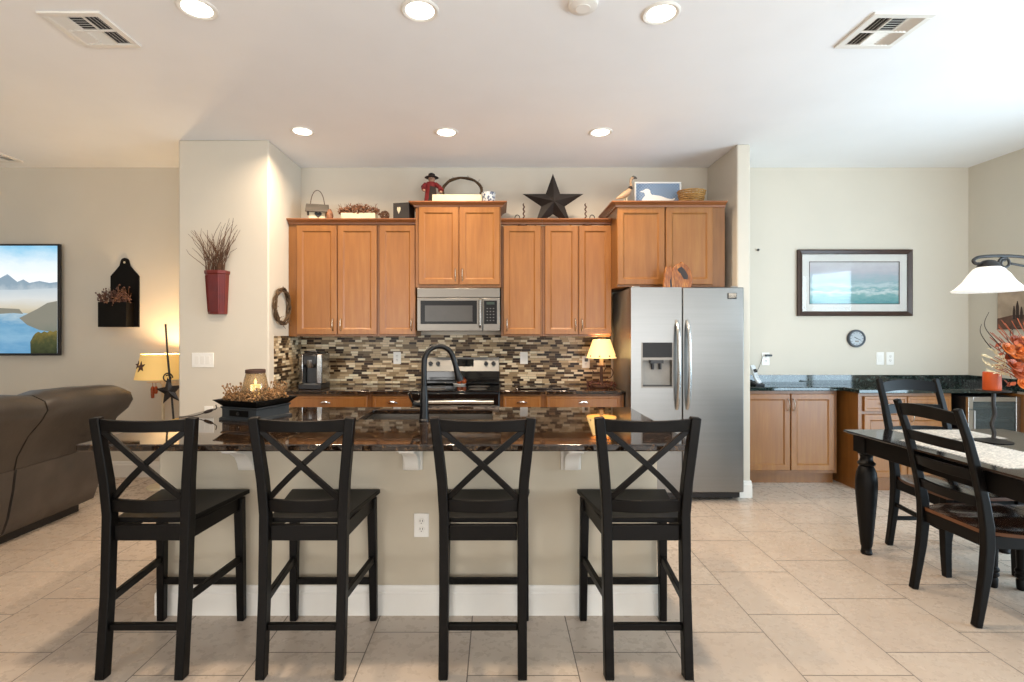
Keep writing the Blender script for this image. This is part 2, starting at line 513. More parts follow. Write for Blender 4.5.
# ------------------------------------------------------------------ ceiling fittings
def recessed(px, py, label, first=[]):
    s = (333 - py) / (CE - EYE)
    s = abs((py - 333.0) / (CE - EYE))
    loc = (X(px, s), Y(s), CE)
    if first: return dup(first[0], loc, None, label)
    t = thing('recessed_light', loc, label, 'ceiling light', 'recessed ceiling lights')
    m = MB()
    m.lathe([(.071, -.0005), (.096, -.0005), (.096, -.004), (.088, -.009), (.073, -.006), (.071, -.004)], seg=32)
    m.build('trim', 'trim', t)
    MB().lathe([(.0005, -.001), (.0715, -.001), (.0715, -.0045), (.0005, -.0055)], seg=28).build('lens', 'glow', t)
    l = bpy.data.lights.new('can_beam', 'AREA'); l.shape = 'DISK'; l.size = .13; l.energy = 16; l.color = (1.0, .79, .57); l.spread = math.radians(150)
    o = bpy.data.objects.new('can_beam', l); COL.objects.link(o); o.parent = t; o.location = (0, 0, -.012)
    first.append(t)
    return t
rows = [(197, 8, 'round recessed ceiling light nearest the camera at far left, beside the square left vent'),
        (420, 10, 'round recessed ceiling light in the nearer row, above the sink side of the island'),
        (661, 13, 'round recessed ceiling light in the nearer row, right of the smoke detector'),
        (302.5, 131, 'small recessed ceiling light in the far row, above the left wall cabinets'),
        (446.5, 132, 'small recessed ceiling light in the far row, above the microwave'),
        (600.5, 132, 'small recessed ceiling light in the far row, nearest the refrigerator')]
for r in rows: recessed(*r)

def vent(x0, y0, label, mirror, first=[], sz=.32):
    loc = (x0 + sz / 2, y0 + sz / 2, CE)
    t = thing('ceiling_vent', loc, label, 'air vent', 'square ceiling vents')
    h = sz / 2; i = h - .035
    f = MB()
    f.box(-h, h, -h, -i, -.012, -.0005); f.box(-h, h, i, h, -.012, -.0005)
    f.box(-h, -i, -i, i, -.012, -.0005); f.box(i, h, -i, i, -.012, -.0005)
    f.box(-i, i, -.006, .006, -.012, -.002)
    f.build('frame', 'trim', t, bevel=.003)
    MB().box(-i, i, -i, i, -.003, -.0005).build('backing', 'slot', t)
    sl = MB()
    w3 = 2 * i / 3
    for qy in (0, 1):
        ya, yb = (-i, -.006) if qy == 0 else (.006, i)
        for c in range(3):
            xa = -i + c * w3; xb = xa + w3
            sl.box(xa + .0, xa + .004, ya, yb, -.011, -.003)
            if c == 1:
                for k in range(6):
                    y = ya + (yb - ya) * (k + .5) / 6
                    a = .008 if (qy == 0) else -.008
                    sl.bar((xa + .004, y, -.007), (xb, y, -.007), .014, .0014, (0, 1, a * 80))
            else:
                for k in range(4):
                    x = xa + w3 * (k + .5) / 4
                    a = -60 if c == 2 else 60
                    sl.bar((x, ya, -.007), (x, yb, -.007), .016, .0014, (1, 0, math.copysign(.8, a)))
    sl.build('louvre', 'trim', t)
    return t
vent(-2.33, 2.60, 'square white louvred ceiling vent at upper left, left of the ceiling lights', False)
vent(1.915, 2.61, 'square white louvred ceiling vent at upper right, over the dining side', True)
vent(-4.80, 4.56, 'louvred ceiling vent near the living room wall, cut by the left picture edge', False)
sd = thing('smoke_detector', (X(583, 203), Y(203), CE), 'round white detector on the ceiling at the top edge of the picture', 'smoke detector')
MB().lathe([(.0005, -.03), (.05, -.03), (.07, -.022), (.075, -.001), (.0005, -.001)], seg=32).build('body', 'trim', sd)
MB().lathe([(.03, -.0302), (.036, -.0302), (.036, -.033), (.03, -.033)], seg=24).build('ring', 'plate', sd)

# ------------------------------------------------------------------ switch plates and sockets (face -Y)
def plate(name, cx, cz, yw, w, h, label, cat, kind, group=None):
    t = thing(name, (cx, yw, cz), label, cat, group)
    MB().box(-w / 2, w / 2, -.006, -.0005, -h / 2, h / 2).build('cover_plate', 'plate', t, bevel=.003)
    if kind == 'rocker3':
        for dx in (-.046, 0, .046):
            MB().box(dx - .0165, dx + .0165, -.0085, -.006, -.034, .034).build('rocker', 'trim', t, bevel=.002)
    elif kind == 'rocker':
        MB().box(-.0165, .0165, -.0085, -.006, -.034, .034).build('rocker', 'trim', t, bevel=.002)
    else:
        for dz in (-.02, .02):
            r = MB().lathe([(.0005, -.0085), (.016, -.0085), (.0172, -.006), (.0005, -.006)], (0, 0, dz), 16, 'y').build('receptacle', 'trim', t)
            q = MB()
            for dx in (-.006, .006): q.box(dx - .0013, dx + .0013, -.0092, -.0085, dz - .001, dz + .009)
            q.box(-.002, .002, -.0092, -.0085, dz - .010, dz - .006)
            q.build('slots', 'slot', r)
    return t
plate('switch_plate', X(203, 118.6), Z(360, 118.6), YP, .185, .122, 'white triple rocker switch plate on the pier below the red wall pocket', 'light switch', 'rocker3')
plate('wall_outlet', X(209, 118.6), Z(413, 118.6), YP, .075, .118, 'white outlet low on the pier, just behind the island counter edge', 'outlet', 'out')
plate('wall_outlet', X(397, 102), Z(358, 102), YB - .01, .075, .118, 'white outlet in the mosaic splashback between coffee maker and faucet', 'outlet', 'out')
plate('wall_outlet', X(524, 102), Z(358, 102), YB - .01, .075, .118, 'white outlet in the mosaic splashback right of the range', 'outlet', 'rocker')
po = plate('wall_outlet', X(586, 102), Z(362, 102), YB - .01, .075, .118, 'white outlet with a black plug beside the small counter lamp', 'outlet', 'out')
MB().box(-.014, .016, -.035, -.0085, .006, .036).build('plug', 'blackplastic', po, bevel=.004)
plate('switch_plate', X(880.5, 101.8), Z(358.5, 101.8), YB, .075, .125, 'left of the two white plates under the framed picture, a rocker switch', 'light switch', 'rocker')
plate('wall_outlet', X(890.5, 101.8), Z(358.5, 101.8), YB, .075, .125, 'right of the two white plates under the framed picture, an outlet', 'outlet', 'out')
po = plate('wall_outlet', X(766, 101.8), Z(359, 101.8), YB, .075, .125, 'white outlet with a dark plug above the cordless phone', 'outlet', 'out')
MB().box(-.014, .05, -.035, -.0085, .026, .045).build('plug', 'blackplastic', po, bevel=.004)
nh = MB((X(758, 101.8), YB, Z(250, 101.8)))
nh.lathe([(.0005, -.02), (.012, -.018), (.012, -.012), (.004, -.010), (.004, -.0005), (.0005, -.0005)], (X(758, 101.8), YB, Z(250, 101.8)), 12, 'y')
o = nh.build('wall_hook', 'slot'); o.location = (X(758, 101.8), YB, Z(250, 101.8))
tag(o, 'small dark nail head alone on the pale wall beside the refrigerator', 'wall hook')

# ------------------------------------------------------------------ wall cabinets
def vpull(parent, x, yf, z0, z1, o, mt='nickel'):
    pts = []
    for k in range(9):
        a = k / 8
        pts.append((x, yf - .030 * math.sin(PI * a) ** .45 if 0 < a < 1 else yf + .001, z0 + (z1 - z0) * a))
    return MB(o).tube(pts, [.0065, .0048, .0045, .0045, .0045, .0045, .0045, .0048, .0065], 8).build('handle', mt, parent)

def crown(mb, x0, x1, yf, yb, z0, z1, left, right, ov=.055, top=True):
    """mitred crown moulding around front and exposed sides"""
    prof = [(0, z0), (.012, z0 + .002), (.016, z0 + (z1 - z0) * .35), (ov - .012, z0 + (z1 - z0) * .72), (ov, z0 + (z1 - z0) * .78), (ov, z1), (0, z1)]
    l = lambda d: x0 - (d if left else 0)
    r = lambda d: x1 + (d if right else 0)
    secs = []
    if left: secs.append([(x0 - d, yb, z) for d, z in prof])
    secs.append([(l(d), yf - d, z) for d, z in prof])
    secs.append([(r(d), yf - d, z) for d, z in prof])
    if right: secs.append([(x1 + d, yb, z) for d, z in prof])
    mb.loft(secs)
    if top: mb.box(x0 + .001, x1 - .001, yf + .001, yb, z1 - .0125, z1)
    else: mb.box(x0 + .001, x1 - .001, yf + .001, yf + .018, z0, z1)
    return mb

def wall_cab(name, x0, x1, yb, yf, z0, z1, doors, cr, label, pulls, recess=False, group='maple wall cabinets'):
    """yf = box front; doors in front of it (.02); cr = crown (z0, z1, left, right)"""
    o = ((x0 + x1) / 2, yb, z0)
    t = thing(name, o, label, 'kitchen cabinet', group)
    b = MB(o); b.box(x0 + .0005, x1 - .0005, yf, yb - .0005, z0, z1 if recess else cr[1] - .013)
    b.build('body', 'maple_side', t, bevel=.002)
    for (a, c, za, zb), pl in zip(doors, pulls):
        d = MB(o).panel(a, c, za, zb, yf - .0205).build('door', 'maple', t, smooth=False)
        if pl is not None: vpull(d, pl, yf - .0205, za + .035, za + .145, o)
    crown(MB(o), x0 + .0005, x1 - .0005, yf, yb - .0005, cr[0], cr[1], cr[2], cr[3], top=not recess).build('crown', 'crown', t, smooth=False)
    return t
SU = 108.8
YU = Y(SU) + .02
def ux(px): return X(px, SU)
zl, zh = Z(334.5, SU), Z(225.5, SU)
UB = Z(336.5, SU)
CR = (Z(224.3, SU), Z(217.8, 110))
wall_cab('upper_cabinet', PX1 + .002, -1.106, YB, YU, UB, 2.42, [(ux(296.5), ux(336.6), zl, zh), (ux(337.6), ux(376.6), zl, zh)], CR + (False, False),
         'two-door maple wall cabinet at the left end, under the birdhouse', [ux(333), ux(341)])
wall_cab('upper_cabinet', -1.106, -.745, YB, YU, UB, 2.42, [(ux(379.5), ux(415.5), zl, zh)], CR + (False, False),
         'single-door maple wall cabinet left of the microwave, under the black heart box', [ux(411.5)])
SM = 110.0
YM = Y(SM) + .02
wall_cab('upper_cabinet', -.744, .036, YB, YM, Z(287.5, SM), 2.58, [(X(418.5, SM), X(458.3, SM), Z(284.5, SM), Z(207, SM)), (X(459.6, SM), X(499.5, SM), Z(284.5, SM), Z(207, SM))],
         (Z(207, SM), Z(200, 111.5), True, True), 'short raised maple wall cabinet with two doors right above the microwave', [X(455.5, SM), X(462.4, SM)])
wall_cab('upper_cabinet', .037, .416, YB, YU, UB, 2.405, [(ux(503.5), ux(540.5), zl, zh)], CR + (False, False),
         'single-door maple wall cabinet just right of the microwave', [ux(507)], True)
wall_cab('upper_cabinet', .417, 1.048, YB, YU, UB, 2.405, [(ux(545), ux(578), zl, zh), (ux(579), ux(611.5), zl, zh)], CR + (False, False),
         'two-door maple wall cabinet under the black star, beside the refrigerator', [ux(575.3), ux(581.8)], True)
SF = 114.6
YFc = Y(SF) + .02
wall_cab('upper_cabinet', 1.05, X(726, SF), YB, YFc, Z(286.8, SF), 2.53, [(X(617.5, SF), X(664.6, SF), Z(284.5, SF), Z(207, SF)), (X(666, SF), X(713, SF), Z(284.5, SF), Z(207, SF))],
         (Z(207, SF), Z(200, 116), True, False), 'deep raised maple cabinet with two doors above the refrigerator', [None, None])

# ------------------------------------------------------------------ microwave
MX0, MX1 = X(417, 111), X(500, 111)
mz1, mz0 = Z(288, 111), Z(331, 111)
myf = Y(111)
o = (0, 0, 0)
mo = ((MX0 + MX1) / 2, YB - .02, mz0)
t = thing('microwave', mo, 'stainless over-the-range microwave with black window under the short cabinet', 'microwave')
MB(mo).box(MX0, MX1, myf + .03, YB - .012, mz0, mz1).build('body', 'case_grey', t, bevel=.003)
MB(mo).box(MX0, MX1, myf + .002, myf + .03, Z(297.5, 111), mz1).build('vent_grille', 'steel_dull', t, bevel=.004)
d = MB(mo).box(MX0, X(482.5, 111), myf, myf + .03, mz0, Z(298, 111)).build('door', 'steel_dull', t, bevel=.004)
g = MB(mo).box(X(420.5, 111), X(477, 111), myf - .003, myf + .01, Z(324, 111), Z(300.5, 111)).build('window', 'panel_black', d, bevel=.002)
MB(mo).box(X(425, 111), X(472.5, 111), myf - .004, myf - .0025, Z(321.5, 111), Z(305.5, 111)).build('mesh_screen', mat('microwave_mesh', '3b3936', .3), d)
MB(mo).tube([(X(480, 111), myf + .002, Z(327, 111)), (X(480, 111), myf - .035, Z(325, 111)), (X(480, 111), myf - .038, Z(313, 111)), (X(480, 111), myf - .035, Z(301, 111)), (X(480, 111), myf + .002, Z(299, 111))], .011, 10).build('handle', 'bar_steel', d)
MB(mo).box(X(483, 111), MX1, myf, myf + .03, mz0, Z(298, 111)).build('control_surround', 'steel_dull', t, bevel=.004)
cp = MB(mo).box(X(484, 111), X(497, 111), myf - .003, myf + .01, Z(324, 111), Z(300.5, 111)).build('control_panel', 'panel_black', t, bevel=.002)
MB(mo).box(X(486.5, 111), X(494.5, 111), myf - .004, myf - .0028, Z(304.5, 111), Z(302, 111)).build('display', emit('dim_green_display', '5d8a6a', .12, '0a0f0c'), cp)
bt = MB(mo)
for r in range(5):
    for c in range(3):
        bx, bz = X(487.3 + c * 3.1, 111), Z(308.5 + r * 3, 111)
        bt.box(bx - .006, bx + .006, myf - .004, myf - .0028, bz - .004, bz + .004)
bt.build('buttons', mat('grey_button', '5c5a58', .5), cp)

# ------------------------------------------------------------------ range
M['mark'] = mat('grey_burner_mark', '4a4846', .3)
RX0, RX1 = -.735, .022
ryf = Y(116)
ro = ((RX0 + RX1) / 2, YB - .02, 0)
t = thing('range', ro, 'stainless and black electric range with backguard knobs, between the counters', 'stove')
MB(ro).box(RX0, RX1, ryf + .03, YB - .03, .02, .905).build('body', 'blackplastic', t, bevel=.003)
MB(ro).box(RX0, RX1, ryf + .01, YB - .10, .905, .918).build('cooktop', 'blackgloss', t, bevel=.003)
for bx, by, r in ((-.55, 4.58, .1), (-.17, 4.58, .08), (-.55, 4.83, .075), (-.17, 4.83, .1)):
    MB(ro).lathe([(r - .004, .9182), (r, .9182), (r, .9188), (r - .004, .9188)], (bx, by, 0), 32).build('burner_ring', 'mark', t)
MB(ro).prism([(YB - .10, .905), (YB - .012, .905), (YB - .012, 1.18), (YB - .045, 1.18), (YB - .075, 1.09), (YB - .075, .93)], 'x', RX0, RX1).build('backguard', 'blackgloss', t, bevel=.003)
def bgy(z): return YB - .0755 + (z - 1.09) / .09 * .030
gz0, gz1 = Z(371, 103), Z(357.6, 103)
sl = MB(ro).loft([[(x, bgy(gz0) - .004, gz0), (x, bgy(gz1) - .004, gz1), (x, bgy(gz1) + .002, gz1), (x, bgy(gz0) + .002, gz0)] for x in (RX0 + .004, RX1 - .002)])
bgp = sl.build('control_fascia', 'steel', t)
zc = Z(363.5, 103)
for px in (430.5, 438, 486, 493.5):
    k = MB(ro).lathe([(.0005, -.030), (.017, -.029), (.019, -.006), (.021, -.003), (.021, .004), (.0005, .004)], (X(px, 103), bgy(zc) - .004, zc), 18, 'y').build('knob', 'blackplastic', t)
MB(ro).box(X(457.5, 103), X(473.5, 103), bgy(zc) - .014, bgy(zc), Z(366.5, 103), Z(359, 103)).build('display', 'blackgloss', t)
od = MB(ro).box(RX0 + .004, RX1 - .004, ryf, ryf + .03, .30, .895).build('oven_door', 'blackgloss', t, bevel=.004)
MB(ro).box(RX0 + .006, RX1 - .006, ryf - .003, ryf + .006, .745, .79).build('door_band', 'steel', od, bevel=.002)
hz = Z(402.5, 118)
hb = MB(ro).tube([(RX0 + .05, ryf - .05, hz), (RX1 - .05, ryf - .05, hz)], .0155, 12)
for hx in (RX0 + .075, RX1 - .075): hb.box(hx - .012, hx + .012, ryf - .05, ryf + .002, hz - .01, hz + .01)
hb.build('handle', 'bar_steel', od)
dr = MB(ro).box(RX0 + .004, RX1 - .004, ryf, ryf + .03, .07, .285).build('storage_drawer', 'steel', t, bevel=.004)
tr = thing('spoon_rest', (X(459.5, 104), Y(104), .918), 'white dish holding two amber shakers at the back of the cooktop', 'dish')
MB().lathe([(.0005, 0), (.05, 0), (.062, .012), (.063, .014), (.05, .008), (.0005, .006)], (0, 0, 0), 24, 'z', 1.05, .75).build('dish', 'plate', tr)
for i, dx in enumerate((-.022, .024)):
    o2 = (X(459.5, 104) + dx + .02, Y(104), .926)
    sh = thing('shaker', o2, ('left' if i == 0 else 'right') + ' one of two small round amber shakers on the white dish', 'shaker', 'amber shakers')
    MB().lathe([(.0005, 0), (.014, 0), (.022, .014), (.024, .030), (.019, .045), (.010, .052), (.0005, .053)], (0, 0, 0), 16).build('body', 'copper', sh)
    MB().lathe([(.0005, .0532), (.006, .0535), (.008, .058), (.004, .063), (.0005, .064)], (0, 0, 0), 12).build('stopper', 'redtin', sh)

# ------------------------------------------------------------------ base cabinets and back counters
CT = .914
YC = Y(115.2)          # counter front edge
YD = YC + .025         # drawer faces
def cup_pull(parent, x, yf, z, o):
    m = MB(o)
    secs = []
    for k in range(9):
        a = PI * k / 8
        secs.append([(x + .046 * math.cos(a) * q, yf - .022 * p, z + .022 * math.sin(a) * q - .008 * (1 - p)) for p, q in ((0, 1), (.55, .97), (.95, .72), (1, .4), (.9, .3), (.45, .85))])
    m.loft(secs)
    return m.build('cup_pull', 'chrome', parent)
def base_cab(x0, x1, fronts, label, sidevis=False):
    o = ((x0 + x1) / 2, YB, 0)
    t = thing('base_cabinet', o, label, 'kitchen cabinet', 'maple base cabinets')
    b = MB(o); b.box(x0 + .0005, x1 - .0005, YD + .02, YB - .0005, .10, CT - .032); b.box(x0 + .0005, x1 - .0005, YD + .09, YB - .0005, 0, .1)
    b.build('body', 'maple_side', t)
    for (a, c) in fronts:
        d = MB(o).panel(a, c, CT - .19, CT - .045, YD, loops=[(0, .02), (0, .004), (.004, 0), (.02, 0), (.026, .004)]).build('drawer', 'maple', t, smooth=False)
        cup_pull(d, (a + c) / 2, YD, CT - .105, o)
        n = 2 if c - a > .5 else 1
        for k in range(n):
            wa = a + (c - a) * k / n; wb = a + (c - a) * (k + 1) / n
            dd = MB(o).panel(wa + .002, wb - .002, .12, CT - .205, YD).build('door', 'maple', t, smooth=False)
            vpull(dd, (wb - .04) if k == 0 else (wa + .04), YD, CT - .34, CT - .23, o)
    return t
base_cab(PX1 + .002, X(369.5, 115), [(X(283, 115), X(366.5, 115))], 'maple base cabinet under the coffee maker, left of the range')
base_cab(X(369.5, 115), RX0 - .004, [(X(372, 115), X(412, 115))], 'narrow maple base cabinet between coffee maker corner and range')
base_cab(RX1 + .004, X(543.5, 115), [(X(503, 115), X(541, 115))], 'narrow maple base cabinet directly right of the range')
base_cab(X(543.5, 115), 1.112, [(X(546.5, 115), X(621, 115))], 'maple base cabinet under the small lamp, beside the refrigerator')
for x0, x1, lb in ((PX1 + .012, RX0 - .003, 'dark polished granite countertop left of the range under the coffee maker'), (RX1 + .003, 1.116, 'dark polished granite countertop right of the range under the small lamp')):
    o = ((x0 + x1) / 2, YB, CT - .032)
    c = MB(o).box(x0, x1, YC, YB - .011, CT - .0315, CT).build('countertop', 'granite', bevel=.006)
    c.location = o; tag(c, lb, 'countertop', 'back countertops')

# ------------------------------------------------------------------ refrigerator
SR = 119.7
fy = Y(SR)
FX0, FX1 = X(631, SR), 2.063
fz1, fz0 = Z(287.3, SR), Z(492.5, SR)
fo = ((FX0 + FX1) / 2, 4.7, 0)
t = thing('refrigerator', fo, 'stainless side-by-side refrigerator with ice dispenser beside the wing wall', 'refrigerator')
MB(fo).box(FX0 + .004, FX1 - .008, fy + .09, 4.98, .03, fz1 - .002).build('case', 'case_grey', t, bevel=.006)
GX = X(682.2, SR)
dz0, dz1 = Z(388, SR), Z(342.5, SR)
DX0, DX1 = X(641.5, SR), X(673, SR)
dl = MB(fo)
dl.box(FX0, DX0, fy, fy + .085, fz0, fz1); dl.box(DX1, GX - .004, fy, fy + .085, fz0, fz1)
dl.box(DX0, DX1, fy, fy + .085, fz0, dz0); dl.box(DX0, DX1, fy, fy + .085, dz1, fz1)
bmesh.ops.remove_doubles(dl.bm, verts=dl.bm.verts, dist=1e-5)
dl = dl.build('freezer_door', 'steel', t, smooth=False)
# dispenser: control panel above, recess below
MB(fo).box(DX0 + .001, DX1 - .001, fy + .05, fy + .084, dz0 + .001, dz1 - .001).build('dispenser_recess', mat('grey_recess', '8f8d88', .4), dl)
fr = MB(fo)
fr.box(DX0 - .002, DX0 + .008, fy - .003, fy + .05, dz0, dz1); fr.box(DX1 - .008, DX1 + .002, fy - .003, fy + .05, dz0, dz1)
fr.box(DX0 + .008, DX1 - .008, fy - .003, fy + .05, dz0, dz0 + .012)
fr.box(DX0 + .008, DX1 - .008, fy - .003, fy + .05, Z(360, SR), Z(357.5, SR))
fr.build('dispenser_frame', 'steel_dull', dl)
cpn = MB(fo).box(DX0 + .008, DX1 - .008, fy - .002, fy + .05, Z(357.5, SR), dz1 - .002).build('dispenser_panel', 'panel_black', dl)
sp_ = MB(fo).box(X(651, SR), X(664, SR), fy + .01, fy + .05, Z(363.5, SR), Z(360, SR))
for px in (653.5, 661): sp_.lathe([(.012, 0), (.012, -.045), (.016, -.05), (.0005, -.05), (.0005, 0)], (X(px, SR), fy + .028, Z(363.5, SR)), 10)
sp_.build('dispenser_spout', 'blackplastic', dl)
MB(fo).box(DX0 + .008, DX1 - .008, fy + .002, fy + .05, dz0 + .012, dz0 + .02).build('drip_tray', 'blackplastic', dl)
drr = MB(fo).box(GX + .004, FX1, fy, fy + .085, fz0, fz1).build('refrigerator_door', 'steel', t, bevel=.008, seg=3)
bd = MB(fo).box(X(727.5, SR), X(736.5, SR), fy - .004, fy + .001, Z(299, SR), Z(293, SR)).build('badge', 'slot', drr, bevel=.001)
MB(fo).box(X(728.4, SR), X(736, SR), fy - .006, fy - .004, Z(297.9, SR), Z(293.4, SR)).build('badge_plate', 'chrome', bd)
for px, dn in ((676.8, dl), (687.3, drr)):
    hx = X(px, SR)
    pts = []
    for k in range(15):
        a = k / 14
        zz = Z(409, SR) + (Z(320.5, SR) - Z(409, SR)) * a
        off = .058 * math.sin(PI * a) ** .5 if 0 < a < 1 else -.004
        pts.append((hx, fy - off, zz))
    MB(fo).tube(pts, [.015] + [.0155] * 13 + [.015], 10).build('handle', 'bar_steel', dn)
MB(fo).box(FX0 + .01, FX1 - .01, fy + .05, fy + .12, .025, fz0 - .006).build('grille', 'blackplastic', t, bevel=.004)
for hx in (FX0 + .06, FX1 - .06):
    MB(fo).lathe([(.0005, 0), (.022, 0), (.022, .02), (.012, .022), (.012, .035), (.0005, .035)], (hx, fy + .13, 0), 14).build('foot', 'blackplastic', t)
for hx in (FX0 + .05, FX1 - .07):
    MB(fo).box(hx - .03, hx + .03, fy + .02, fy + .13, fz1 - .0015, fz1 + .012).build('hinge_cover', 'case_grey', t, bevel=.005)

# ------------------------------------------------------------------ island
IX0, IX1 = -1.70, .807
IY0 = Y(198.3); IY1 = 3.48
io = ((IX0 + IX1) / 2, 3.0, 0)
t = thing('kitchen_island', io, 'beige painted kitchen island with white skirting, behind the four bar stools', 'kitchen island')
b = MB(io)
b.box(IX0, IX1, IY0, 2.75, 0, CT - .032)
b.box(IX0, IX0 + .04, 2.75, IY1, 0, CT - .032); b.box(IX1 - .04, IX1, 2.75, IY1, 0, CT - .032)
b.box(IX0 + .04, IX1 - .04, IY1 - .03, IY1, .1, CT - .032); b.box(IX0 + .04, IX1 - .04, 2.75, IY1 - .09, 0, .1)
b.build('base', 'island', t)
bb = MB(io)
prof = [(0, 0), (.016, 0), (.016, .110), (.011, .117), (.011, .135), (.005, .147), (0, .147)]
for k in range(1):
    secs = [[(IX0 - d, IY1, z) for d, z in prof], [(IX0 - d, IY0 - d, z) for d, z in prof], [(IX1 + d, IY0 - d, z) for d, z in prof], [(IX1 + d, IY1, z) for d, z in prof]]
    bb.loft(secs)
bb.build('skirting', 'trim', t)
for px in (240.5, 410, 573):
    cx = X(px, 205)
    c = MB(io)
    prof2 = [(0, 0), (-.195, 0), (-.195, -.022), (-.185, -.03), (-.17, -.034), (-.12, -.048), (-.075, -.075), (-.05, -.11), (-.042, -.135), (-.025, -.15), (0, -.152)]
    c.prism([(IY0 + p - .0005, CT - .0325 + q) for p, q in prof2], 'x', cx - .036, cx + .036)
    c.box(cx - .05, cx + .05, IY0 - .2, IY0 - .0005, CT - .05, CT - .0325)
    c.box(cx - .05, cx + .05, IY0 - .012, IY0 - .0005, CT - .185, CT - .05)
    c.build('corbel', 'trim', t, bevel=.003)
# cabinet fronts on the working side
for k in range(4):
    a = IX0 + .06 + k * .60; c2 = a + .58
    mm = MB(io)
    loops = [(0, 0), (0, .016), (.004, .02), (.05, .02), (.056, .015), (.078, .008)]
    mm.loft([[(a + i, IY1 + d, .12 + i), (c2 - i, IY1 + d, .12 + i), (c2 - i, IY1 + d, .86 - i), (a + i, IY1 + d, .86 - i)] for i, d in loops]).build('door', 'maple', t, smooth=False)
TX0, TX1, TY0, TY1 = -1.90, .905, Y(222), Y(147)
KX0, KX1, KY0, KY1 = -.815, -.03, 3.00, 3.40
to = ((TX0 + TX1) / 2, 2.9, CT - .032)
c = MB(to)
xs = [TX0, KX0, KX1, TX1]; ys = [TY0, KY0, KY1, TY1]
g = {}
for zi, z in enumerate((CT - .0315, CT)):
    for i, x in enumerate(xs):
        for j, y in enumerate(ys): g[i, j, zi] = c.v((x, y, z))
for i in range(3):
    for j in range(3):
        if (i, j) == (1, 1): continue
        for zi in (0, 1): c.f([g[i, j, zi], g[i + 1, j, zi], g[i + 1, j + 1, zi], g[i, j + 1, zi]])
for i in range(3):
    for j in (0, 3): c.f([g[i, j, 0], g[i + 1, j, 0], g[i + 1, j, 1], g[i, j, 1]])
for j in range(3):
    for i in (0, 3): c.f([g[i, j, 0], g[i, j + 1, 0], g[i, j + 1, 1], g[i, j, 1]])
for a, b2 in (((1, 1), (2, 1)), ((2, 1), (2, 2)), ((2, 2), (1, 2)), ((1, 2), (1, 1))):
    c.f([g[a + (0,)], g[b2 + (0,)], g[b2 + (1,)], g[a + (1,)]])
ct = c.build('island_countertop', 'granite', bevel=.007, seg=3)
ct.location = to
tag(ct, 'long dark polished granite island top reflecting the cabinets, above the stools', 'countertop')
so = ((KX0 + KX1) / 2, (KY0 + KY1) / 2, .70)
sk = thing('sink', so, 'undermount stainless sink set in the island top behind the faucet', 'sink')
q = MB(so)
e = .012
loops = [(KX0 - e, KX1 + e, KY0 - e, KY1 + e, CT - .033), (KX0 + .002, KX1 - .002, KY0 + .002, KY1 - .002, CT - .033), (KX0 + .01, KX1 - .01, KY0 + .01, KY1 - .01, .72), (KX0 + .05, KX1 - .05, KY0 + .05, KY1 - .05, .705)]
q.loft([[(a, cc, z), (b2, cc, z), (b2, dd, z), (a, dd, z)] for a, b2, cc, dd, z in loops], caps=False)
vv = [q.v((a, b2, .705)) for a, b2 in ((KX0 + .05, KY0 + .05), (KX1 - .05, KY0 + .05), (KX1 - .05, KY1 - .05), (KX0 + .05, KY1 - .05))]
q.f(vv)
q.build('basin', 'steel_dull', sk, smooth=False)
MB(so).lathe([(.0005, .7055), (.045, .7055), (.045, .709), (.03, .708), (.0005, .7065)], ((KX0 + KX1) / 2, 3.2, 0), 20).build('drain', 'chrome', sk)
# faucet
FXB, FYB = X(424.5, 174), 2.945
fo2 = (FXB, FYB, CT)
t = thing('faucet', fo2, 'tall matte black gooseneck pull-down faucet on the island', 'faucet')
MB().lathe([(.0005, 0), (.032, 0), (.032, .008), (.027, .014), (.025, .05), (.024, .13), (.020, .17), (.0165, .2), (.0005, .2)], (0, 0, 0), 20).build('base', 'matteblack', t)
pts = [(0, 0, .19), (0, 0, .30)]
R = .088
dirx, diry = .93, .37
for k in range(1, 14):
    a = PI - (PI * 1.0) * k / 13 * .93
    u = R + R * math.cos(a)
    pts.append((u * dirx, u * diry, .335 + R * math.sin(a) * 1.05))
lx = pts[-1]
pts.append((lx[0] + .018 * dirx, lx[1] + .018 * diry, lx[2] - .06))
MB().tube(pts, .0155, 12).build('gooseneck', 'matteblack', t)
e0 = Vector(pts[-1]); dd = (Vector(pts[-1]) - Vector(pts[-2])).normalized()
MB().tube([e0 - dd * .005, e0 + dd * .03, e0 + dd * .055, e0 + dd * .075], [.0165, .019, .024, .023], 14).build('spray_head', 'matteblack', t)
MB().tube([(-.02, 0, .095), (-.05, -.004, .1), (-.062, -.005, .1)], [.018, .0185, .015], 12).build('handle_hub', 'matteblack', t)
MB().tube([(-.058, -.005, .1), (-.075, -.03, .14), (-.08, -.045, .165)], [.008, .007, .006], 8).build('lever', 'matteblack', t)
plate('wall_outlet', X(421.5, 198.3), Z(525, 198.3), IY0, .075, .120, 'white outlet on the island face between the second and third stools', 'outlet', 'out')
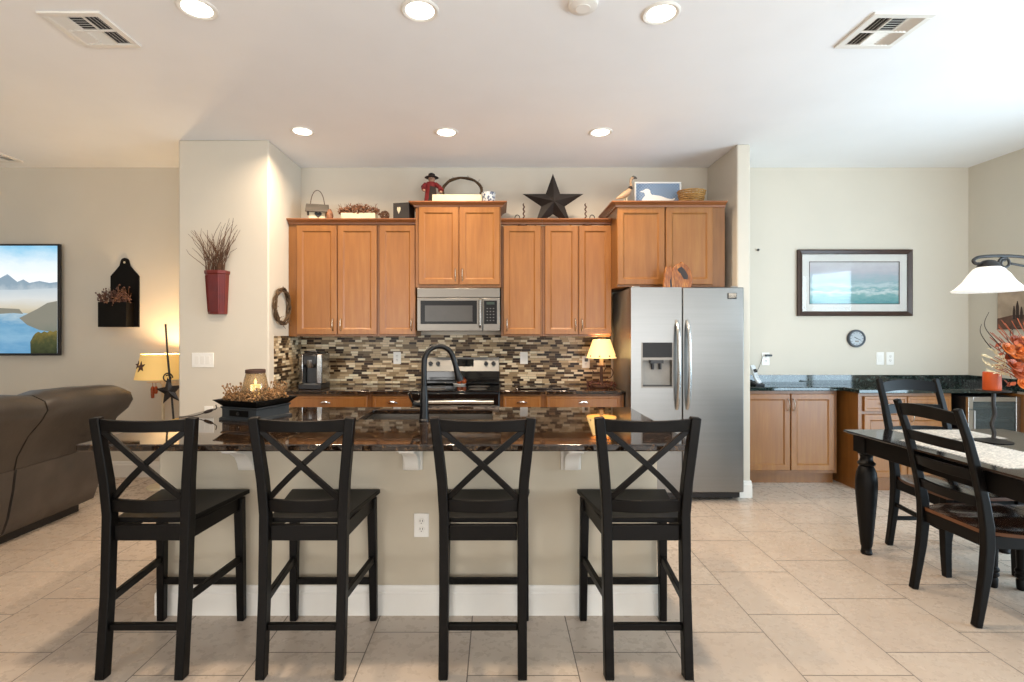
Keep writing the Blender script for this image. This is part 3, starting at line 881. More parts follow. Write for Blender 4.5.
# ------------------------------------------------------------------ bar stools
def make_stool():
    """local frame: rear (backrest) at y=0, seat towards +y; root at the middle of the rear feet"""
    t = thing('bar_stool', (0, 0, 0), '', 'bar stool', 'black bar stools along the island')
    ZS = .636
    def postxy(z):   # rear post centre line
        ctrl = [(0, .162, .0), (.33, .162, .028), (.66, .163, .042), (.80, .171, .034), (1.068, .199, .012)]
        for (z0, x0, y0), (z1, x1, y1) in zip(ctrl[:-1], ctrl[1:]):
            if z <= z1:
                a = (z - z0) / (z1 - z0)
                return x0 + (x1 - x0) * a, y0 + (y1 - y0) * a
        return ctrl[-1][1:]
    for sgn in (-1, 1):
        pts = []
        for z in (0, .15, .33, .5, .66, .73, .80, .88, .97, 1.068):
            x, y = postxy(z); pts.append((sgn * x, y, z))
        m = MB(); m.path_bar(pts, [.038] * 4 + [.040] * 6, [.046, .046, .047, .048, .048, .047, .045, .043, .040, .036])
        m.build('rear_leg', 'black', t, bevel=.004)
    for sgn in (-1, 1):
        m = MB(); m.path_bar([(sgn * .197, .428, 0), (sgn * .194, .425, .3), (sgn * .190, .420, ZS - .03)], [.034, .038, .042], [.034, .038, .042])
        m.build('front_leg', 'black', t, bevel=.004)
    # seat: trapezoid board with dished top
    m = MB()
    nx, ny = 10, 8
    def sx(v): return .158 + (.222 - .158) * v
    top = []; bot = []
    for j in range(ny + 1):
        v = j / ny
        y = .062 + (.462 - .062) * v
        rt = []; rb = []
        for i in range(nx + 1):
            u = -1 + 2 * i / nx
            dip = .010 * (1 - abs(u) ** 3) * math.sin(PI * min(1, v * 1.05)) ** .6
            rt.append(m.v((u * sx(v), y, ZS - dip))); rb.append(m.v((u * sx(v), y, ZS - .022)))
        top.append(rt); bot.append(rb)
    for j in range(ny):
        for i in range(nx):
            m.f([top[j][i], top[j][i + 1], top[j + 1][i + 1], top[j + 1][i]])
            m.f([bot[j][i], bot[j + 1][i], bot[j + 1][i + 1], bot[j][i + 1]])
    for j in range(ny):
        m.f([top[j][0], top[j + 1][0], bot[j + 1][0], bot[j][0]]); m.f([top[j][nx], bot[j][nx], bot[j + 1][nx], top[j + 1][nx]])
    for i in range(nx):
        m.f([top[0][i], bot[0][i], bot[0][i + 1], top[0][i + 1]]); m.f([top[ny][i], top[ny][i + 1], bot[ny][i + 1], bot[ny][i]])
    m.build('seat', 'black', t, bevel=.004)
    m = MB()
    z0, z1 = ZS - .088, ZS - .0225
    m.box(-.142, .142, .036, .058, z0, z1); m.box(-.172, .172, .415, .437, z0, z1)
    for sgn in (-1, 1): m.bar((sgn * .158, .06, (z0 + z1) / 2), (sgn * .186, .405, (z0 + z1) / 2), .022, z1 - z0)
    m.build('apron', 'black', t, bevel=.003)
    # backrest
    def arc_rail(za, zb, name, yoff=0.0, th=.022):
        m = MB(); secs = []
        for k in range(11):
            u = -1 + 2 * k / 10
            bow = -.022 * (1 - u * u)
            xa, ya = postxy(za); xb, yb = postxy(zb)
            dip = -.006 * (1 - u * u) if name == 'top_rail' else 0
            wa = xa - .017; wb = xb - .017
            secs.append([(u * wa, ya + bow - th / 2 + yoff, za), (u * wa, ya + bow + th / 2 + yoff, za), (u * wb, yb + bow + th / 2 + yoff, zb + dip), (u * wb, yb + bow - th / 2 + yoff, zb + dip)])
        m.loft(secs); m.build(name, 'black', t, bevel=.003)
    arc_rail(1.010, 1.062, 'top_rail')
    arc_rail(.672, .724, 'lower_rail')
    for sgn in (-1, 1):
        xa, ya = postxy(.735); xb, yb = postxy(1.012)
        pts = []
        for k in range(7):
            a = k / 6; u = (-1 + 2 * a) * sgn
            pts.append((u * (xa - .022 + (xb - xa) * a), ya + (yb - ya) * a - .020 * (1 - u * u) + sgn * .004, .727 + (1.015 - .727) * a))
        MB().path_bar(pts, .024, .016, (1, 0, -.9 * sgn)).build('cross_brace', 'black', t, bevel=.002)
    # stretchers
    MB().box(-.143, .143, .010, .032, .186, .213).build('stretcher', 'black', t, bevel=.003)
    MB().box(-.178, .178, .413, .435, .180, .210).build('stretcher', 'black', t, bevel=.003)
    for sgn in (-1, 1):
        MB().bar((sgn * .160, .045, .305), (sgn * .1935, .410, .305), .020, .034).build('stretcher', 'black', t, bevel=.003)
    return t
st = make_stool()
SY = Y(243.2)
spots = [(-1.459, 'black cross-back bar stool farthest left, standing beside the sofa end'),
         (-.806, 'black cross-back bar stool in front of the tray of dried petals, second from left'),
         (-.058, 'black cross-back bar stool just right of the island outlet, below the faucet'),
         (.622, 'black cross-back bar stool farthest right, in front of the refrigerator')]
for i, (x, lb) in enumerate(spots):
    if i == 0: st.location = (x, SY, 0); st['label'] = lb
    else: dup(st, (x, SY, 0), None, lb)

# ------------------------------------------------------------------ island decoration
bx, by = X(256.5, 168), 3.065
rz = math.radians(-20)
t = thing('wooden_pedestal_box', (bx, by, CT), 'dark painted wooden box with plinth on the island under the petal tray', 'box', None, rz)
def rect(hx, hy, z): return [(-hx, -hy, z), (hx, -hy, z), (hx, hy, z), (-hx, hy, z)]
M['slate'] = mat('charcoal_painted_box', '2d3134', .5, var=.15)
MB().loft([rect(.140, .140, 0), rect(.140, .140, .012), rect(.128, .128, .018), rect(.128, .128, .066), rect(.135, .135, .070), rect(.135, .135, .078)]).build('body', 'slate', t, smooth=False, bevel=.002)
MB().lathe([(.0005, -.142), (.010, -.140), (.008, -.130), (.0005, -.128)], (0, 0, .042), 12, 'y').build('knob', 'blackmetal', t)
MB().box(-.07, .07, -.1305, -.1275, .024, .060).build('drawer_front', 'black', t, bevel=.001)
tr = thing('wooden_tray', (bx, by, CT + .0785), 'flared black wooden tray full of dried petals on the charcoal box', 'tray', None, rz)
MB().loft([rect(.125, .125, 0), rect(.158, .158, .034), rect(.162, .162, .034), rect(.162, .162, .040), rect(.147, .147, .038), rect(.115, .115, .008)]).build('body', 'black', tr, smooth=False)
pp = MB()
for k in range(900):
    a = random.random() * 2 * PI; r = math.sqrt(random.random())
    q_ = .143 / max(abs(math.cos(a)), abs(math.sin(a)))
    q_ = min(q_, .175)
    x, y = r * math.cos(a) * q_, r * math.sin(a) * q_
    h = .028 + .050 * (1 - r * r) * random.random() + .030 * random.random()
    pp.ball((x, y, h), random.uniform(.005, .011), 1, (1, random.uniform(.5, 1), random.uniform(.4, 1)))
for k in range(110):
    a = random.random() * 2 * PI
    x, y = math.cos(a) * random.uniform(.08, .145), math.sin(a) * random.uniform(.08, .145)
    p = Vector((x, y, .035)); d = Vector((x * .5, y * .5, random.uniform(.02, .10)))
    pp.tube([p, p + d * .4, p + d * .8 + Vector((0, 0, .01))], .0014, 4)
    pp.ball(p + d * .8 + Vector((0, 0, .012)), .006, 1); pp.ball(p + d * .5, .005, 1)
pt = pp.build('dried_petals', 'potpourri', tr); pt['kind'] = 'stuff'
jx, jy, jz = X(255.5, 168), 3.065, CT + .0785 + .030
jr = thing('candle_jar', (jx, jy, jz), 'glowing amber glass candle jar standing among the dried petals', 'candle jar')
MB().lathe([(.0005, 0), (.060, 0), (.072, .025), (.074, .06), (.063, .12), (.053, .158), (.053, .172), (.050, .172), (.050, .158), (.060, .12), (.071, .06), (.069, .026), (.058, .004), (.0005, .004)], (0, 0, 0), 28).build('glass', 'amber', jr)
MB().lathe([(.0536, .156), (.056, .158), (.056, .176), (.053, .178), (.050, .176), (.0536, .1725)], (0, 0, 0), 28).build('rim', 'rust', jr)
MB().lathe([(.0005, .005), (.030, .005), (.030, .085), (.026, .088), (.0005, .085)], (0, 0, 0), 18).build('candle', emit('lit_wax', 'ffdf9f', 2.2, 'f0dfb8'), jr)
MB().lathe([(.0005, .088), (.007, .094), (.008, .103), (.003, .116), (.0005, .124)], (0, 0, 0), 10).build('flame', 'flame', jr)
cp = [(X(184, 186), 2.83, CT + .0045), (X(192, 184), 2.79, CT + .0045), (X(200, 182), 2.82, CT + .009), (X(210, 181), 2.85, CT + .009), (X(222, 179), 2.88, CT + .006), (X(232, 179), 2.88, CT + .006)]
cp = [(TX0 + .006, 3.07, CT + .0032), (-1.80, 3.08, CT + .010), (-1.737, 3.10, CT + .032), (-1.68, 3.08, CT + .050), (bx - .245, 3.07, CT + .075)]
sw = cp[2]
co = thing('lamp_cord', cp[1], 'thin dark cord with inline switch running over the island from the petal tray', 'cord')
def smooth_path(pts, n=6):
    P = [Vector(p) for p in pts]; out = []
    for i in range(len(P) - 1):
        p0, p1, p2, p3 = P[max(i - 1, 0)], P[i], P[i + 1], P[min(i + 2, len(P) - 1)]
        for k in range(n):
            a = k / n
            out.append(.5 * ((2 * p1) + (p2 - p0) * a + (2 * p0 - 5 * p1 + 4 * p2 - p3) * a * a + (3 * p1 - p0 - 3 * p2 + p3) * a ** 3))
    out.append(P[-1]); return out
MB(cp[1]).tube(smooth_path(cp), .0026, 6).build('wire', 'furdark', co)
d_ = (Vector(cp[3]) - Vector(cp[1])).normalized()
c_ = Vector(cp[2])
MB(cp[1]).tube([c_ - d_ * .03, c_ - d_ * .02, c_, c_ + d_ * .02, c_ + d_ * .03], [.004, .009, .0105, .009, .004], 10).build('inline_switch', 'furdark', co)

# ------------------------------------------------------------------ items on the back counters
cx, cy = X(314.5, 109.1), 4.72
t = thing('coffee_maker', (cx, cy, CT), 'black and silver single-cup coffee maker in the left counter corner', 'coffee maker')
m = MB(); m.loft([[(-.10, -.13, z), (.10, -.13, z), (.108, .02, z), (.10, .13, z), (-.10, .13, z), (-.108, .02, z)] for z in (0, .045)]); m.build('base', 'blackplastic', t, bevel=.006)
MB().box(-.060, .060, -.122, -.03, .0452, .050).build('drip_tray', 'steel', t)
MB().loft([[(-.06, -.03, z), (.06, -.03, z), (.06, .12, z), (-.06, .12, z)] for z in (.0452, .215)]).build('back_column', 'blackplastic', t, bevel=.004)
for sgn in (-1, 1):
    m = MB(); m.loft([[(sgn * .062, -.125 - w, z), (sgn * .104, -.10 - w, z), (sgn * .108, .02, z), (sgn * .10, .125, z), (sgn * .062, .125, z)] for z, w in ((.0452, 0), (.2, .002), (.30, .0), (.315, -.01))])
    m.build('side_shell', 'bar_steel', t, bevel=.008)
MB().loft([[(-.058, y0, z), (.058, y0, z), (.058, .122, z), (-.058, .122, z)] for y0, z in ((-.115, .215), (-.13, .225), (-.13, .30), (-.10, .325))]).build('brew_head', 'blackplastic', t, bevel=.008)
MB().lathe([(.0005, .19), (.030, .19), (.044, .215), (.046, .262), (.0005, .262)], (0, -.09, 0), 20).build('spout_ring', 'steel', t)
MB().tube([(-.06, .0, .318), (-.055, -.09, .336), (0, -.125, .338), (.055, -.09, .336), (.06, .0, .318)], .008, 8).build('handle', 'blackplastic', t)
# tray / glass board
gx = X(542, 110)
t = thing('serving_board', (gx, 4.69, CT), 'flat black glass board lying on the right counter', 'cutting board')
MB().box(-.24, .24, -.10, .13, .003, .010).build('board', 'blackgloss', t, bevel=.003)
ft = MB()
for x in (-.2, .2):
    for y in (-.07, .1): MB().lathe([(.0005, 0), (.01, 0), (.009, .003), (.0005, .003)], (x, y, 0), 10).build('foot', 'blackplastic', t)
# counter lamp
lx, ly = X(601.5, 108), 4.77
t = thing('table_lamp', (lx, ly, CT), 'small lit lamp with cream starred shade on the right counter', 'lamp')
MB().lathe([(.0005, 0), (.07, 0), (.072, .010), (.05, .018), (.022, .03), (.014, .05), (.014, .12), (.020, .13), (.014, .14), (.012, .235), (.0005, .235)], (0, 0, 0), 20).build('stem', 'rust', t)
MB().lathe([(.0005, .19), (.034, .19), (.036, .2), (.03, .205), (.0005, .205)], (0, 0, 0), 16).build('drip_pan', 'rust', t)
MB().lathe([(.0005, .206), (.018, .206), (.018, .262), (.0005, .262)], (0, 0, 0), 14).build('candle_sleeve', 'cream', t)
pts = []
for k in range(17):
    a = -PI * .5 + k / 16 * PI * 1.45
    pts.append((.055 + .042 * math.cos(a) + .01, 0, .135 + .05 * math.sin(a)))
MB().tube([(.012, 0, .09)] + pts, .0045, 7).build('handle', 'rust', t)
MB().tube([(-.085, 0, .155), (-.06, 0, .135), (-.03, 0, .13), (.012, 0, .13), (.06, 0, .135)], .004, 6).build('arm', 'rust', t)
MB().lathe([(.138, .272), (.080, .442), (.077, .442), (.135, .272)], (0, 0, 0), 36).build('lamp_shade', 'kshade_cloth', t)
st_ = MB()
for k in range(9):
    a = 2 * PI * k / 9 + .2
    r = .1335; z = .293
    c = Vector((r * math.cos(a), r * math.sin(a), z)); tg = Vector((-math.sin(a), math.cos(a), 0)); up = Vector((-.33 * math.cos(a), -.33 * math.sin(a), .94)); n = Vector((math.cos(a), math.sin(a), .3))
    sec = []
    for q in range(10):
        b_ = PI / 2 + q * PI / 5; rr = .011 if q % 2 == 0 else .0045
        sec.append(c + tg * rr * math.cos(b_) + up * rr * math.sin(b_))
    st_.loft([[p - n * .002 for p in sec], [p + n * .0012 for p in sec]])
    if k == 8: st_.build('stencilled_stars', 'rust', t)
l = bpy.data.lights.new('bulb', 'POINT'); l.energy = 10; l.color = (1, .68, .34); l.shadow_soft_size = .03
o = bpy.data.objects.new('bulb', l); COL.objects.link(o); o.parent = t; o.location = (0, 0, .34)
gw = thing('berry_wreath', (lx, ly, CT), 'dark red berry garland ring lying around the foot of the counter lamp', 'wreath')
m = MB()
for j in range(3):
    pts = [((.105 + .01 * math.sin(5 * a + j)) * math.cos(a), (.105 + .01 * math.cos(4 * a + j)) * math.sin(a), .018 + .01 * j + .006 * math.sin(7 * a + 2 * j)) for a in [2 * PI * k / 40 for k in range(40)]]
    m.tube(pts, .004, 5, True)
m.build('twigs', 'twig', gw)
m = MB()
for k in range(130):
    a = random.random() * 2 * PI; r = random.uniform(.082, .135)
    m.ball((r * math.cos(a), r * math.sin(a), random.uniform(.009, .052)), random.uniform(.005, .009))
b_ = m.build('berries', 'berry_dark', gw); b_['kind'] = 'stuff'

# ------------------------------------------------------------------ pier: wreath, red pocket
wz, wy = Z(306.5, 113), Y(113)
t = thing('twig_wreath', (PX1, wy, wz), 'round grapevine wreath hanging on the side of the pier by the cabinets', 'wreath')
m = MB()
for j in range(7):
    ph = random.random() * 6
    pts = []
    for k in range(44):
        a = 2 * PI * k / 44
        r = .150 + .013 * math.sin(3 * a + ph)
        pts.append((.026 + .012 * math.cos(4 * a + ph * 2), r * math.cos(a), r * math.sin(a)))
    m.tube(pts, .0075, 6, True)
for k in range(40):
    a = random.random() * 2 * PI; r = .15
    p = Vector((.03, r * math.cos(a), r * math.sin(a)))
    m.tube([p, p + Vector((random.uniform(0, .03), random.uniform(-.05, .05), random.uniform(-.05, .05)))], .002, 4)
m.build('vines', 'vine', t)

px_, pz_ = X(215.0, 120.5), Z(314, 121)
t = thing('wall_pocket', (px_, YP, pz_), 'ribbed dark red tin wall pocket filled with twigs on the pier front', 'wall vase')
m = MB(); secs = []
for z, w_, d_ in ((0, .064, .075), (.004, .068, .08), (.33, .083, .105), (.338, .090, .111), (.362, .091, .112), (.362, .085, .106), (.30, .079, .10)):
    secs.append([(-w_, -.001, z), (-w_, -d_ * .62, z), (-w_ * .5, -d_, z), (w_ * .5, -d_, z), (w_, -d_ * .62, z), (w_, -.001, z)])
m.loft(secs); m.build('pocket', 'redtin', t, smooth=False)
m = MB()
for j in range(17):
    u = j / 16
    def pt(z, w_, d_):
        a = u * 2 - 1
        x = a * w_
        y = -d_ if abs(a) <= .5 else -d_ + (abs(a) - .5) / .5 * (d_ * .38)
        return (x, y - .001, z)
    m.tube([pt(.02, .069, .081), pt(.32, .0825, .1045)], .0028, 5)
m.build('ribs', 'redtin', t)
m = MB()
for k in range(64):
    x0 = random.uniform(-.07, .07); y0 = random.uniform(-.08, -.02)
    lean = random.uniform(-.19, .15) if k > 12 else random.uniform(.08, .22)
    L = random.uniform(.16, .36) if k > 12 else random.uniform(.34, .46)
    p = [(x0, y0, .28)]
    for q in range(1, 6):
        a = q / 5
        p.append((x0 + lean * a ** 1.3 + random.uniform(-.010, .010), y0 - .05 * a * random.random() + random.uniform(-.008, .008), .28 + .08 + L * a * (1 - .25 * abs(lean))))
    m.tube(p, [.003, .0028, .0026, .0022, .0018, .0012], 4)
m.build('twigs', 'twig', t)

# ------------------------------------------------------------------ living-room side
sT = 103.0
tx1, tzt, tzb = X(59.8, sT), Z(244, sT), Z(355.5, sT)
tw = 1.92
to_ = (tx1 - tw / 2, YB, tzb)
t = thing('television', to_, 'large wall-mounted television showing a mountain lake, at the left picture edge', 'television')
MB(to_).box(tx1 - tw, tx1, YB - .075, YB - .045, tzb, tzt).build('bezel', 'blackplastic', t, bevel=.003)
MB(to_).box(tx1 - tw + .4, tx1 - .4, YB - .045, YB - .001, tzb + .2, tzt - .2).build('wall_mount', 'blackmetal', t)
sx0, sx1, sz0, sz1 = tx1 - tw + .018, tx1 - .018, tzb + .022, tzt - .018
H = sz1 - sz0
def sz(py): return Z(py, sT)
def spx(px): return X(px, sT)
ms = [screen('screen_sky', [(0.70, 'f4f8fa'), (.82, 'e3f0f7'), (.94, '9fd0ea'), (1.0, '74bbe2'), (1.04, 'e6f2f8')], .92, .28, 2.2, (1, 1, 2), .95),
      screen('screen_mountain', [(.60, 'c9d4da'), (.70, '93a9b9'), (.78, '8fa6b8'), (.82, 'dfe8ee')], 1, .18, 9, (1, 1, 1), .85),
      screen('screen_mist', [(.36, 'b9a988'), (.45, 'd6ccb4'), (.55, 'dfe2e0'), (.66, 'c4d2da')], 1, .10, 3, (1, 1, 3), .85),
      screen('screen_lake', [(0.0, '5d9cc8'), (.45, '8cbbd9'), (.75, '6ea8ce'), (1, 'b4cfdd')], 2.5, .9, 4, (1, 1, 3), .8),
      screen('screen_hill', [(0, '5f6d68'), (.5, '7b8479'), (1, '939183')], 3.0, .6, 8, (1, 1, 1), .75),
      screen('screen_reeds', [(0, '27331f'), (.45, '4c5230'), (1, '98843f')], 3.5, .9, 22, (1, 1, 1), .7)]
yS = YB - .0755
scr = bpy.data.objects.new('screen', bpy.data.meshes.new('screen'))
bmS = bmesh.new()
zo = to_[2]
def poly(pts, mi, lift):
    vs = [bmS.verts.new((x - to_[0], yS - lift * .0004 - YB, z - zo)) for x, z in pts]
    f = bmS.faces.new(vs); f.material_index = mi
    f.normal_update()
    if f.normal.y > 0: f.normal_flip()
poly([(sx0, sz0), (sx1, sz0), (sx1, sz1), (sx0, sz1)], 0, 0)
L = sx0
def cl(pts): return [(min(max(x, sx0), sx1), min(max(z, sz0), sz1)) for x, z in pts]
poly(cl([(L, sz(300)), (sx1, sz(300)), (sx1, sz(282)), (spx(50), sz(283)), (spx(40), sz(281)), (spx(30), sz(283)), (spx(24), sz(279.5)), (spx(18), sz(282)), (spx(8), sz(274)), (spx(3), sz(277)), (spx(-10), sz(283)), (spx(-40), sz(270)), (spx(-70), sz(282)), (spx(-110), sz(276)), (L, sz(284))]), 1, 1)
poly(cl([(L, sz(320)), (sx1, sz(320)), (sx1, sz(288)), (spx(20), sz(290)), (L, sz(288))]), 2, 2)
poly(cl([(L, sz(356)), (sx1, sz(356)), (sx1, sz(318)), (spx(25), sz(313)), (spx(0), sz(312)), (L, sz(313))]), 3, 3)
poly(cl([(spx(20), sz(318)), (spx(28), sz(325)), (spx(40), sz(330)), (sx1, sz(333)), (sx1, sz(301)), (spx(48), sz(303)), (spx(38), sz(309))]), 4, 4)
poly(cl([(L, sz(314)), (spx(-30), sz(316)), (spx(14), sz(313)), (spx(24), sz(314)), (spx(20), sz(309)), (spx(-20), sz(307)), (L, sz(306))]), 4, 4)
rp = [(spx(31.5), sz(356)), (spx(31), sz(342)), (spx(34), sz(336))]
for k in range(9): rp.append((spx(36 + k * 3), sz(333.5 - (k % 2) * 1.5 - k * .25)))
rp += [(sx1, sz(331)), (sx1, sz(356))]
poly(cl(rp), 5, 5)
bmS.to_mesh(scr.data); bmS.free()
for q in ms: scr.data.materials.append(q)
COL.objects.link(scr); scr.parent = t

# black wall box with dried berries
bx0, bx1 = X(103, 102.8), X(138.5, 102.0)
bz0, bz1 = Z(327, 104), Z(302, 104)
bo = ((bx0 + bx1) / 2, YB, bz0)
t = thing('wall_box', bo, 'black wooden wall box with shaped back and dried berries beside the television', 'wall shelf')
prof = []
W2 = (bx1 - bx0) / 2 - .02; Ht = Z(257, 103) - bz0
right = [(W2, 0), (W2, .50), (W2 - .02, .525), (W2 * .62, .56), (W2 * .36, .605), (W2 * .30, .64)]
arc = [(W2 * .30 * math.cos(a), Ht - W2 * .30 + W2 * .30 * math.sin(a)) for a in [PI * k / 8 for k in range(1, 8)]]
poly_ = right + arc + [(-x, z) for x, z in reversed(right)]
m = MB(); m.prism([(x + .02, z) for x, z in poly_], 'y', -.018, -.001); m.build('back_board', 'black', t, bevel=.002)
MB().lathe([(.0005, -.0185), (.011, -.0185), (.011, -.0195), (.0005, -.0195)], (.02, 0, Ht - .045), 14, 'y').build('hanging_hole', 'cream', t)
hw = (bx1 - bx0) / 2
m = MB()
m.box(-hw, hw - .045, -.125, -.110, 0, bz1 - bz0); m.box(-hw, -hw + .014, -.110, -.018, 0, bz1 - bz0); m.box(hw - .06, hw - .045, -.110, -.018, 0, bz1 - bz0)
m.box(-hw + .014, hw - .06, -.110, -.018, 0, .014)
m.build('box', 'black', t, bevel=.002)
m = MB(); bb_ = MB()
for k in range(60):
    x0 = random.uniform(-hw * .85, hw * .6); y0 = random.uniform(-.1, -.03)
    lean = random.uniform(-.11, .08); L_ = random.uniform(.05, .19)
    p = [(x0, y0, .12), (x0 + lean * .4, y0 - .01, .20), (x0 + lean, y0 - random.uniform(-.01, .05), .22 + L_ * (1 - abs(lean) * 3))]
    m.tube(p, .0022, 4)
    for q in range(6):
        a = random.uniform(.25, 1)
        c0 = Vector(p[1]).lerp(Vector(p[2]), a) + Vector((random.uniform(-.016, .016), random.uniform(-.016, .0), random.uniform(-.016, .016)))
        bb_.ball(c0, random.uniform(.006, .010), 1)
m.build('twigs', 'twig', t)
q = bb_.build('berries', mat('dusky_dried_berry', '5e4238', .7, var=.35, scale=50), t); q['kind'] = 'stuff'

# floor lamp and star rod beside the pier
sl_ = 108.5
lx, ly = X(163, sl_), Y(sl_)
t = thing('floor_lamp', (lx, ly, 0), 'lit floor lamp with tan star-patterned shade behind the sofa', 'lamp')
MB().lathe([(.0005, 0), (.13, 0), (.13, .015), (.03, .03), (.014, .05), (.012, 1.16), (.0005, 1.16)], (0, 0, 0), 20).build('pole', 'cream', t)
zb_, zt_ = Z(378.5, sl_), Z(354, sl_)
MB().lathe([(.222, zb_), (.172, zt_), (.169, zt_), (.219, zb_)], (0, 0, 0), 40).build('lamp_shade', 'shade_cloth', t)
m = MB()
c = Vector((-.078, -.182, (zb_ + zt_) / 2 + .005))
nrm = Vector((-.35, -.90, .25)).normalized(); tg = Vector((.93, -.36, 0)).normalized(); up = nrm.cross(tg) * -1
if up.z < 0: up = -up
for cc, R_ in ((c, .052), (c + tg * -.055 + up * .02 + nrm * -.012, .04)):
    sec = []
    for q in range(10):
        b_ = PI / 2 + q * PI / 5 + .2; rr = R_ if q % 2 == 0 else R_ * .42
        sec.append(cc + tg * rr * math.cos(b_) + up * rr * math.sin(b_))
    m.loft([[p - nrm * .002 for p in sec], [p + nrm * .003 for p in sec]])
    m.build('shade_star', 'rust', t); m = MB()
m.bm.free()
MB().tube([(-.13, -.02, zb_ - .035), (0, -.01, zb_ - .03), (.13, -.02, zb_ - .035)], .006, 6).build('hook_bar', 'cream', t)
MB().lathe([(.0005, zb_ - .06), (.022, zb_ - .05), (.03, zb_ + .05), (.0005, zb_ + .09)], (0, 0, 0), 14).build('socket', 'cream', t)
for dx, ln in ((-.075, .11), (-.045, .07)):
    m = MB(); m.tube([(dx, -.03, zb_ - .036), (dx, -.03, zb_ - .07)], .0025, 5)
    m.lathe([(.0005, zb_ - .07 - ln), (.013, zb_ - .065 - ln), (.017, zb_ - .09), (.008, zb_ - .07), (.0005, zb_ - .069)], (dx, -.03, 0), 10)
    m.build('wooden_pendant', 'copper', t)
l = bpy.data.lights.new('bulb', 'POINT'); l.energy = 34; l.color = (1, .70, .38); l.shadow_soft_size = .04
o = bpy.data.objects.new('bulb', l); COL.objects.link(o); o.parent = t; o.location = (0, 0, (zb_ + zt_) / 2 + .02)
sr = 113.0
rx, ry = X(175, sr), Y(sr)
t = thing('iron_star_rod', (rx, ry, 0), 'tall thin leaning iron rod with a metal star, in front of the floor lamp', 'ornament')
MB().tube([(.02, 0, 0), (.0, 0, .5), (X(172, sr) - rx, 0, Z(400, sr)), (X(168, sr) - rx, 0, Z(360, sr)), (X(165.5, sr) - rx, 0, Z(324, sr))], .0085, 8).build('rod', 'blackmetal', t)
MB().lathe([(.0005, 0), (.09, 0), (.09, .008), (.0005, .012)], (.02, 0, 0), 20).build('foot', 'blackmetal', t)
def star_mesh(m, cx, cz, y0, R_, depth, inner=.40, rot=0):
    apex = m.v((cx, y0 - depth, cz)); back = m.v((cx, y0, cz)); ring = []
    for q in range(10):
        b_ = PI / 2 + rot + q * PI / 5; rr = R_ if q % 2 == 0 else R_ * inner
        ring.append(m.v((cx + rr * math.cos(b_), y0 - .0012, cz + rr * math.sin(b_))))
    for q in range(10):
        m.f([ring[q], ring[(q + 1) % 10], apex]); m.f([ring[(q + 1) % 10], ring[q], back])
m = MB(); star_mesh(m, X(170.5, sr) - rx, Z(391, sr), -.012, .125, .02, .42, .15); m.build('star', 'tin', t, smooth=False)
pts = []
for k in range(22):
    a = k / 21 * 2 * PI * 1.35; r = .045 - .022 * k / 21
    pts.append((X(170, sr) - rx - .012 + r * math.cos(a), -.014, Z(380, sr) + .02 + r * math.sin(a)))
MB().tube(pts, .006, 6).build('curl', 'blackmetal', t)

# sofa: two recliner backs seen from behind
so_ = (-3.6, 3.2, 0)
t = thing('sofa', so_, 'grey-brown leather reclining sofa seen from behind at the left picture edge', 'sofa')
upper = [(-3.16, .50), (-3.135, .60), (-3.06, .74), (-2.965, .87), (-2.925, .94), (-2.945, 1.0), (-3.03, 1.04), (-3.14, 1.045), (-3.24, 1.0), (-3.32, .9), (-3.40, .72), (-3.47, .55), (-3.47, .50)]
def back(y0, y1, nm):
    m = MB(so_); secs = []
    cxm, czm = -3.24, .72
    N = 9
    for k in range(N + 1):
        a = k / N
        e = min(a, 1 - a)
        s_ = 1 - .045 * max(0, 1 - e / .07) ** 2 - .012 * math.sin(PI * a * 2) ** 2
        drop = .012 * max(0, 1 - e / .22) ** 2 + .035 * max(0, (y0 + (y1 - y0) * a - 3.2) / .95)
        secs.append([(cxm + (x - cxm) * s_, y0 + (y1 - y0) * a, (czm + (z - czm) * s_ if z > .55 else z) - drop * (z > .8)) for x, z in upper])
    m.loft(secs)
    return m.build(nm, 'leather', t, bevel=.0, angle=50)
back(1.55, 3.364, 'backrest')
back(3.376, 4.16, 'backrest')
m = MB(so_); secs = []
lowp = [(-3.30, .065), (-3.235, .10), (-3.20, .2), (-3.165, .38), (-3.15, .52), (-3.45, .55), (-3.45, .065)]
for y0, y1 in ((1.57, 3.36), (3.38, 4.12)):
    m = MB(so_)
    secs = []
    for k in range(11):
        a = k / 10; b_ = .008 * math.sin(a * 17 + y0)
        secs.append([(x + (b_ if i in (1, 2, 3) else 0), y0 + (y1 - y0) * a, z) for i, (x, z) in enumerate(lowp)])
    m.loft(secs); m.build('back_skirt', 'fabric_under', t, angle=50)
for y0, y1 in ((1.75, 3.36), (3.38, 3.98)):
    MB(so_).loft([[(-3.46, y, .2), (-3.46, y, .46), (-3.9, y, .47), (-4.15, y, .46), (-4.2, y, .38), (-4.2, y, .2)] for y in (y0, (y0 + y1) / 2, y1)]).build('seat_cushion', 'leather', t, bevel=.03, seg=3)
for y0, y1 in ((1.55, 1.75), (3.98, 4.16)):
    MB(so_).loft([[(-3.40, y, .06), (-3.40, y, .60), (-3.55, y, .64), (-4.1, y, .64), (-4.2, y, .58), (-4.2, y, .06)] for y in (y0, y1)]).build('armrest', 'leather', t, bevel=.03, seg=3)
MB(so_).box(-4.15, -3.33, 1.6, 4.1, .0, .065).build('base_rail', 'blackmetal', t)

# ------------------------------------------------------------------ things on top of the wall cabinets
CTOP = CR[1]          # crown top of the lower run
CTM = Z(200, 111.5)
CTF = Z(200, 116)
def fillboard(x0, x1, y0, y1, z): pass
YO = 4.79            # depth of the row of ornaments
sO = FOC / YO
def ox(px): return X(px, sO)
# cabinet body tops sit just below the crown's lip: ornaments stand on the body top
ZL, ZM, ZF = CTOP, CTM, CTF
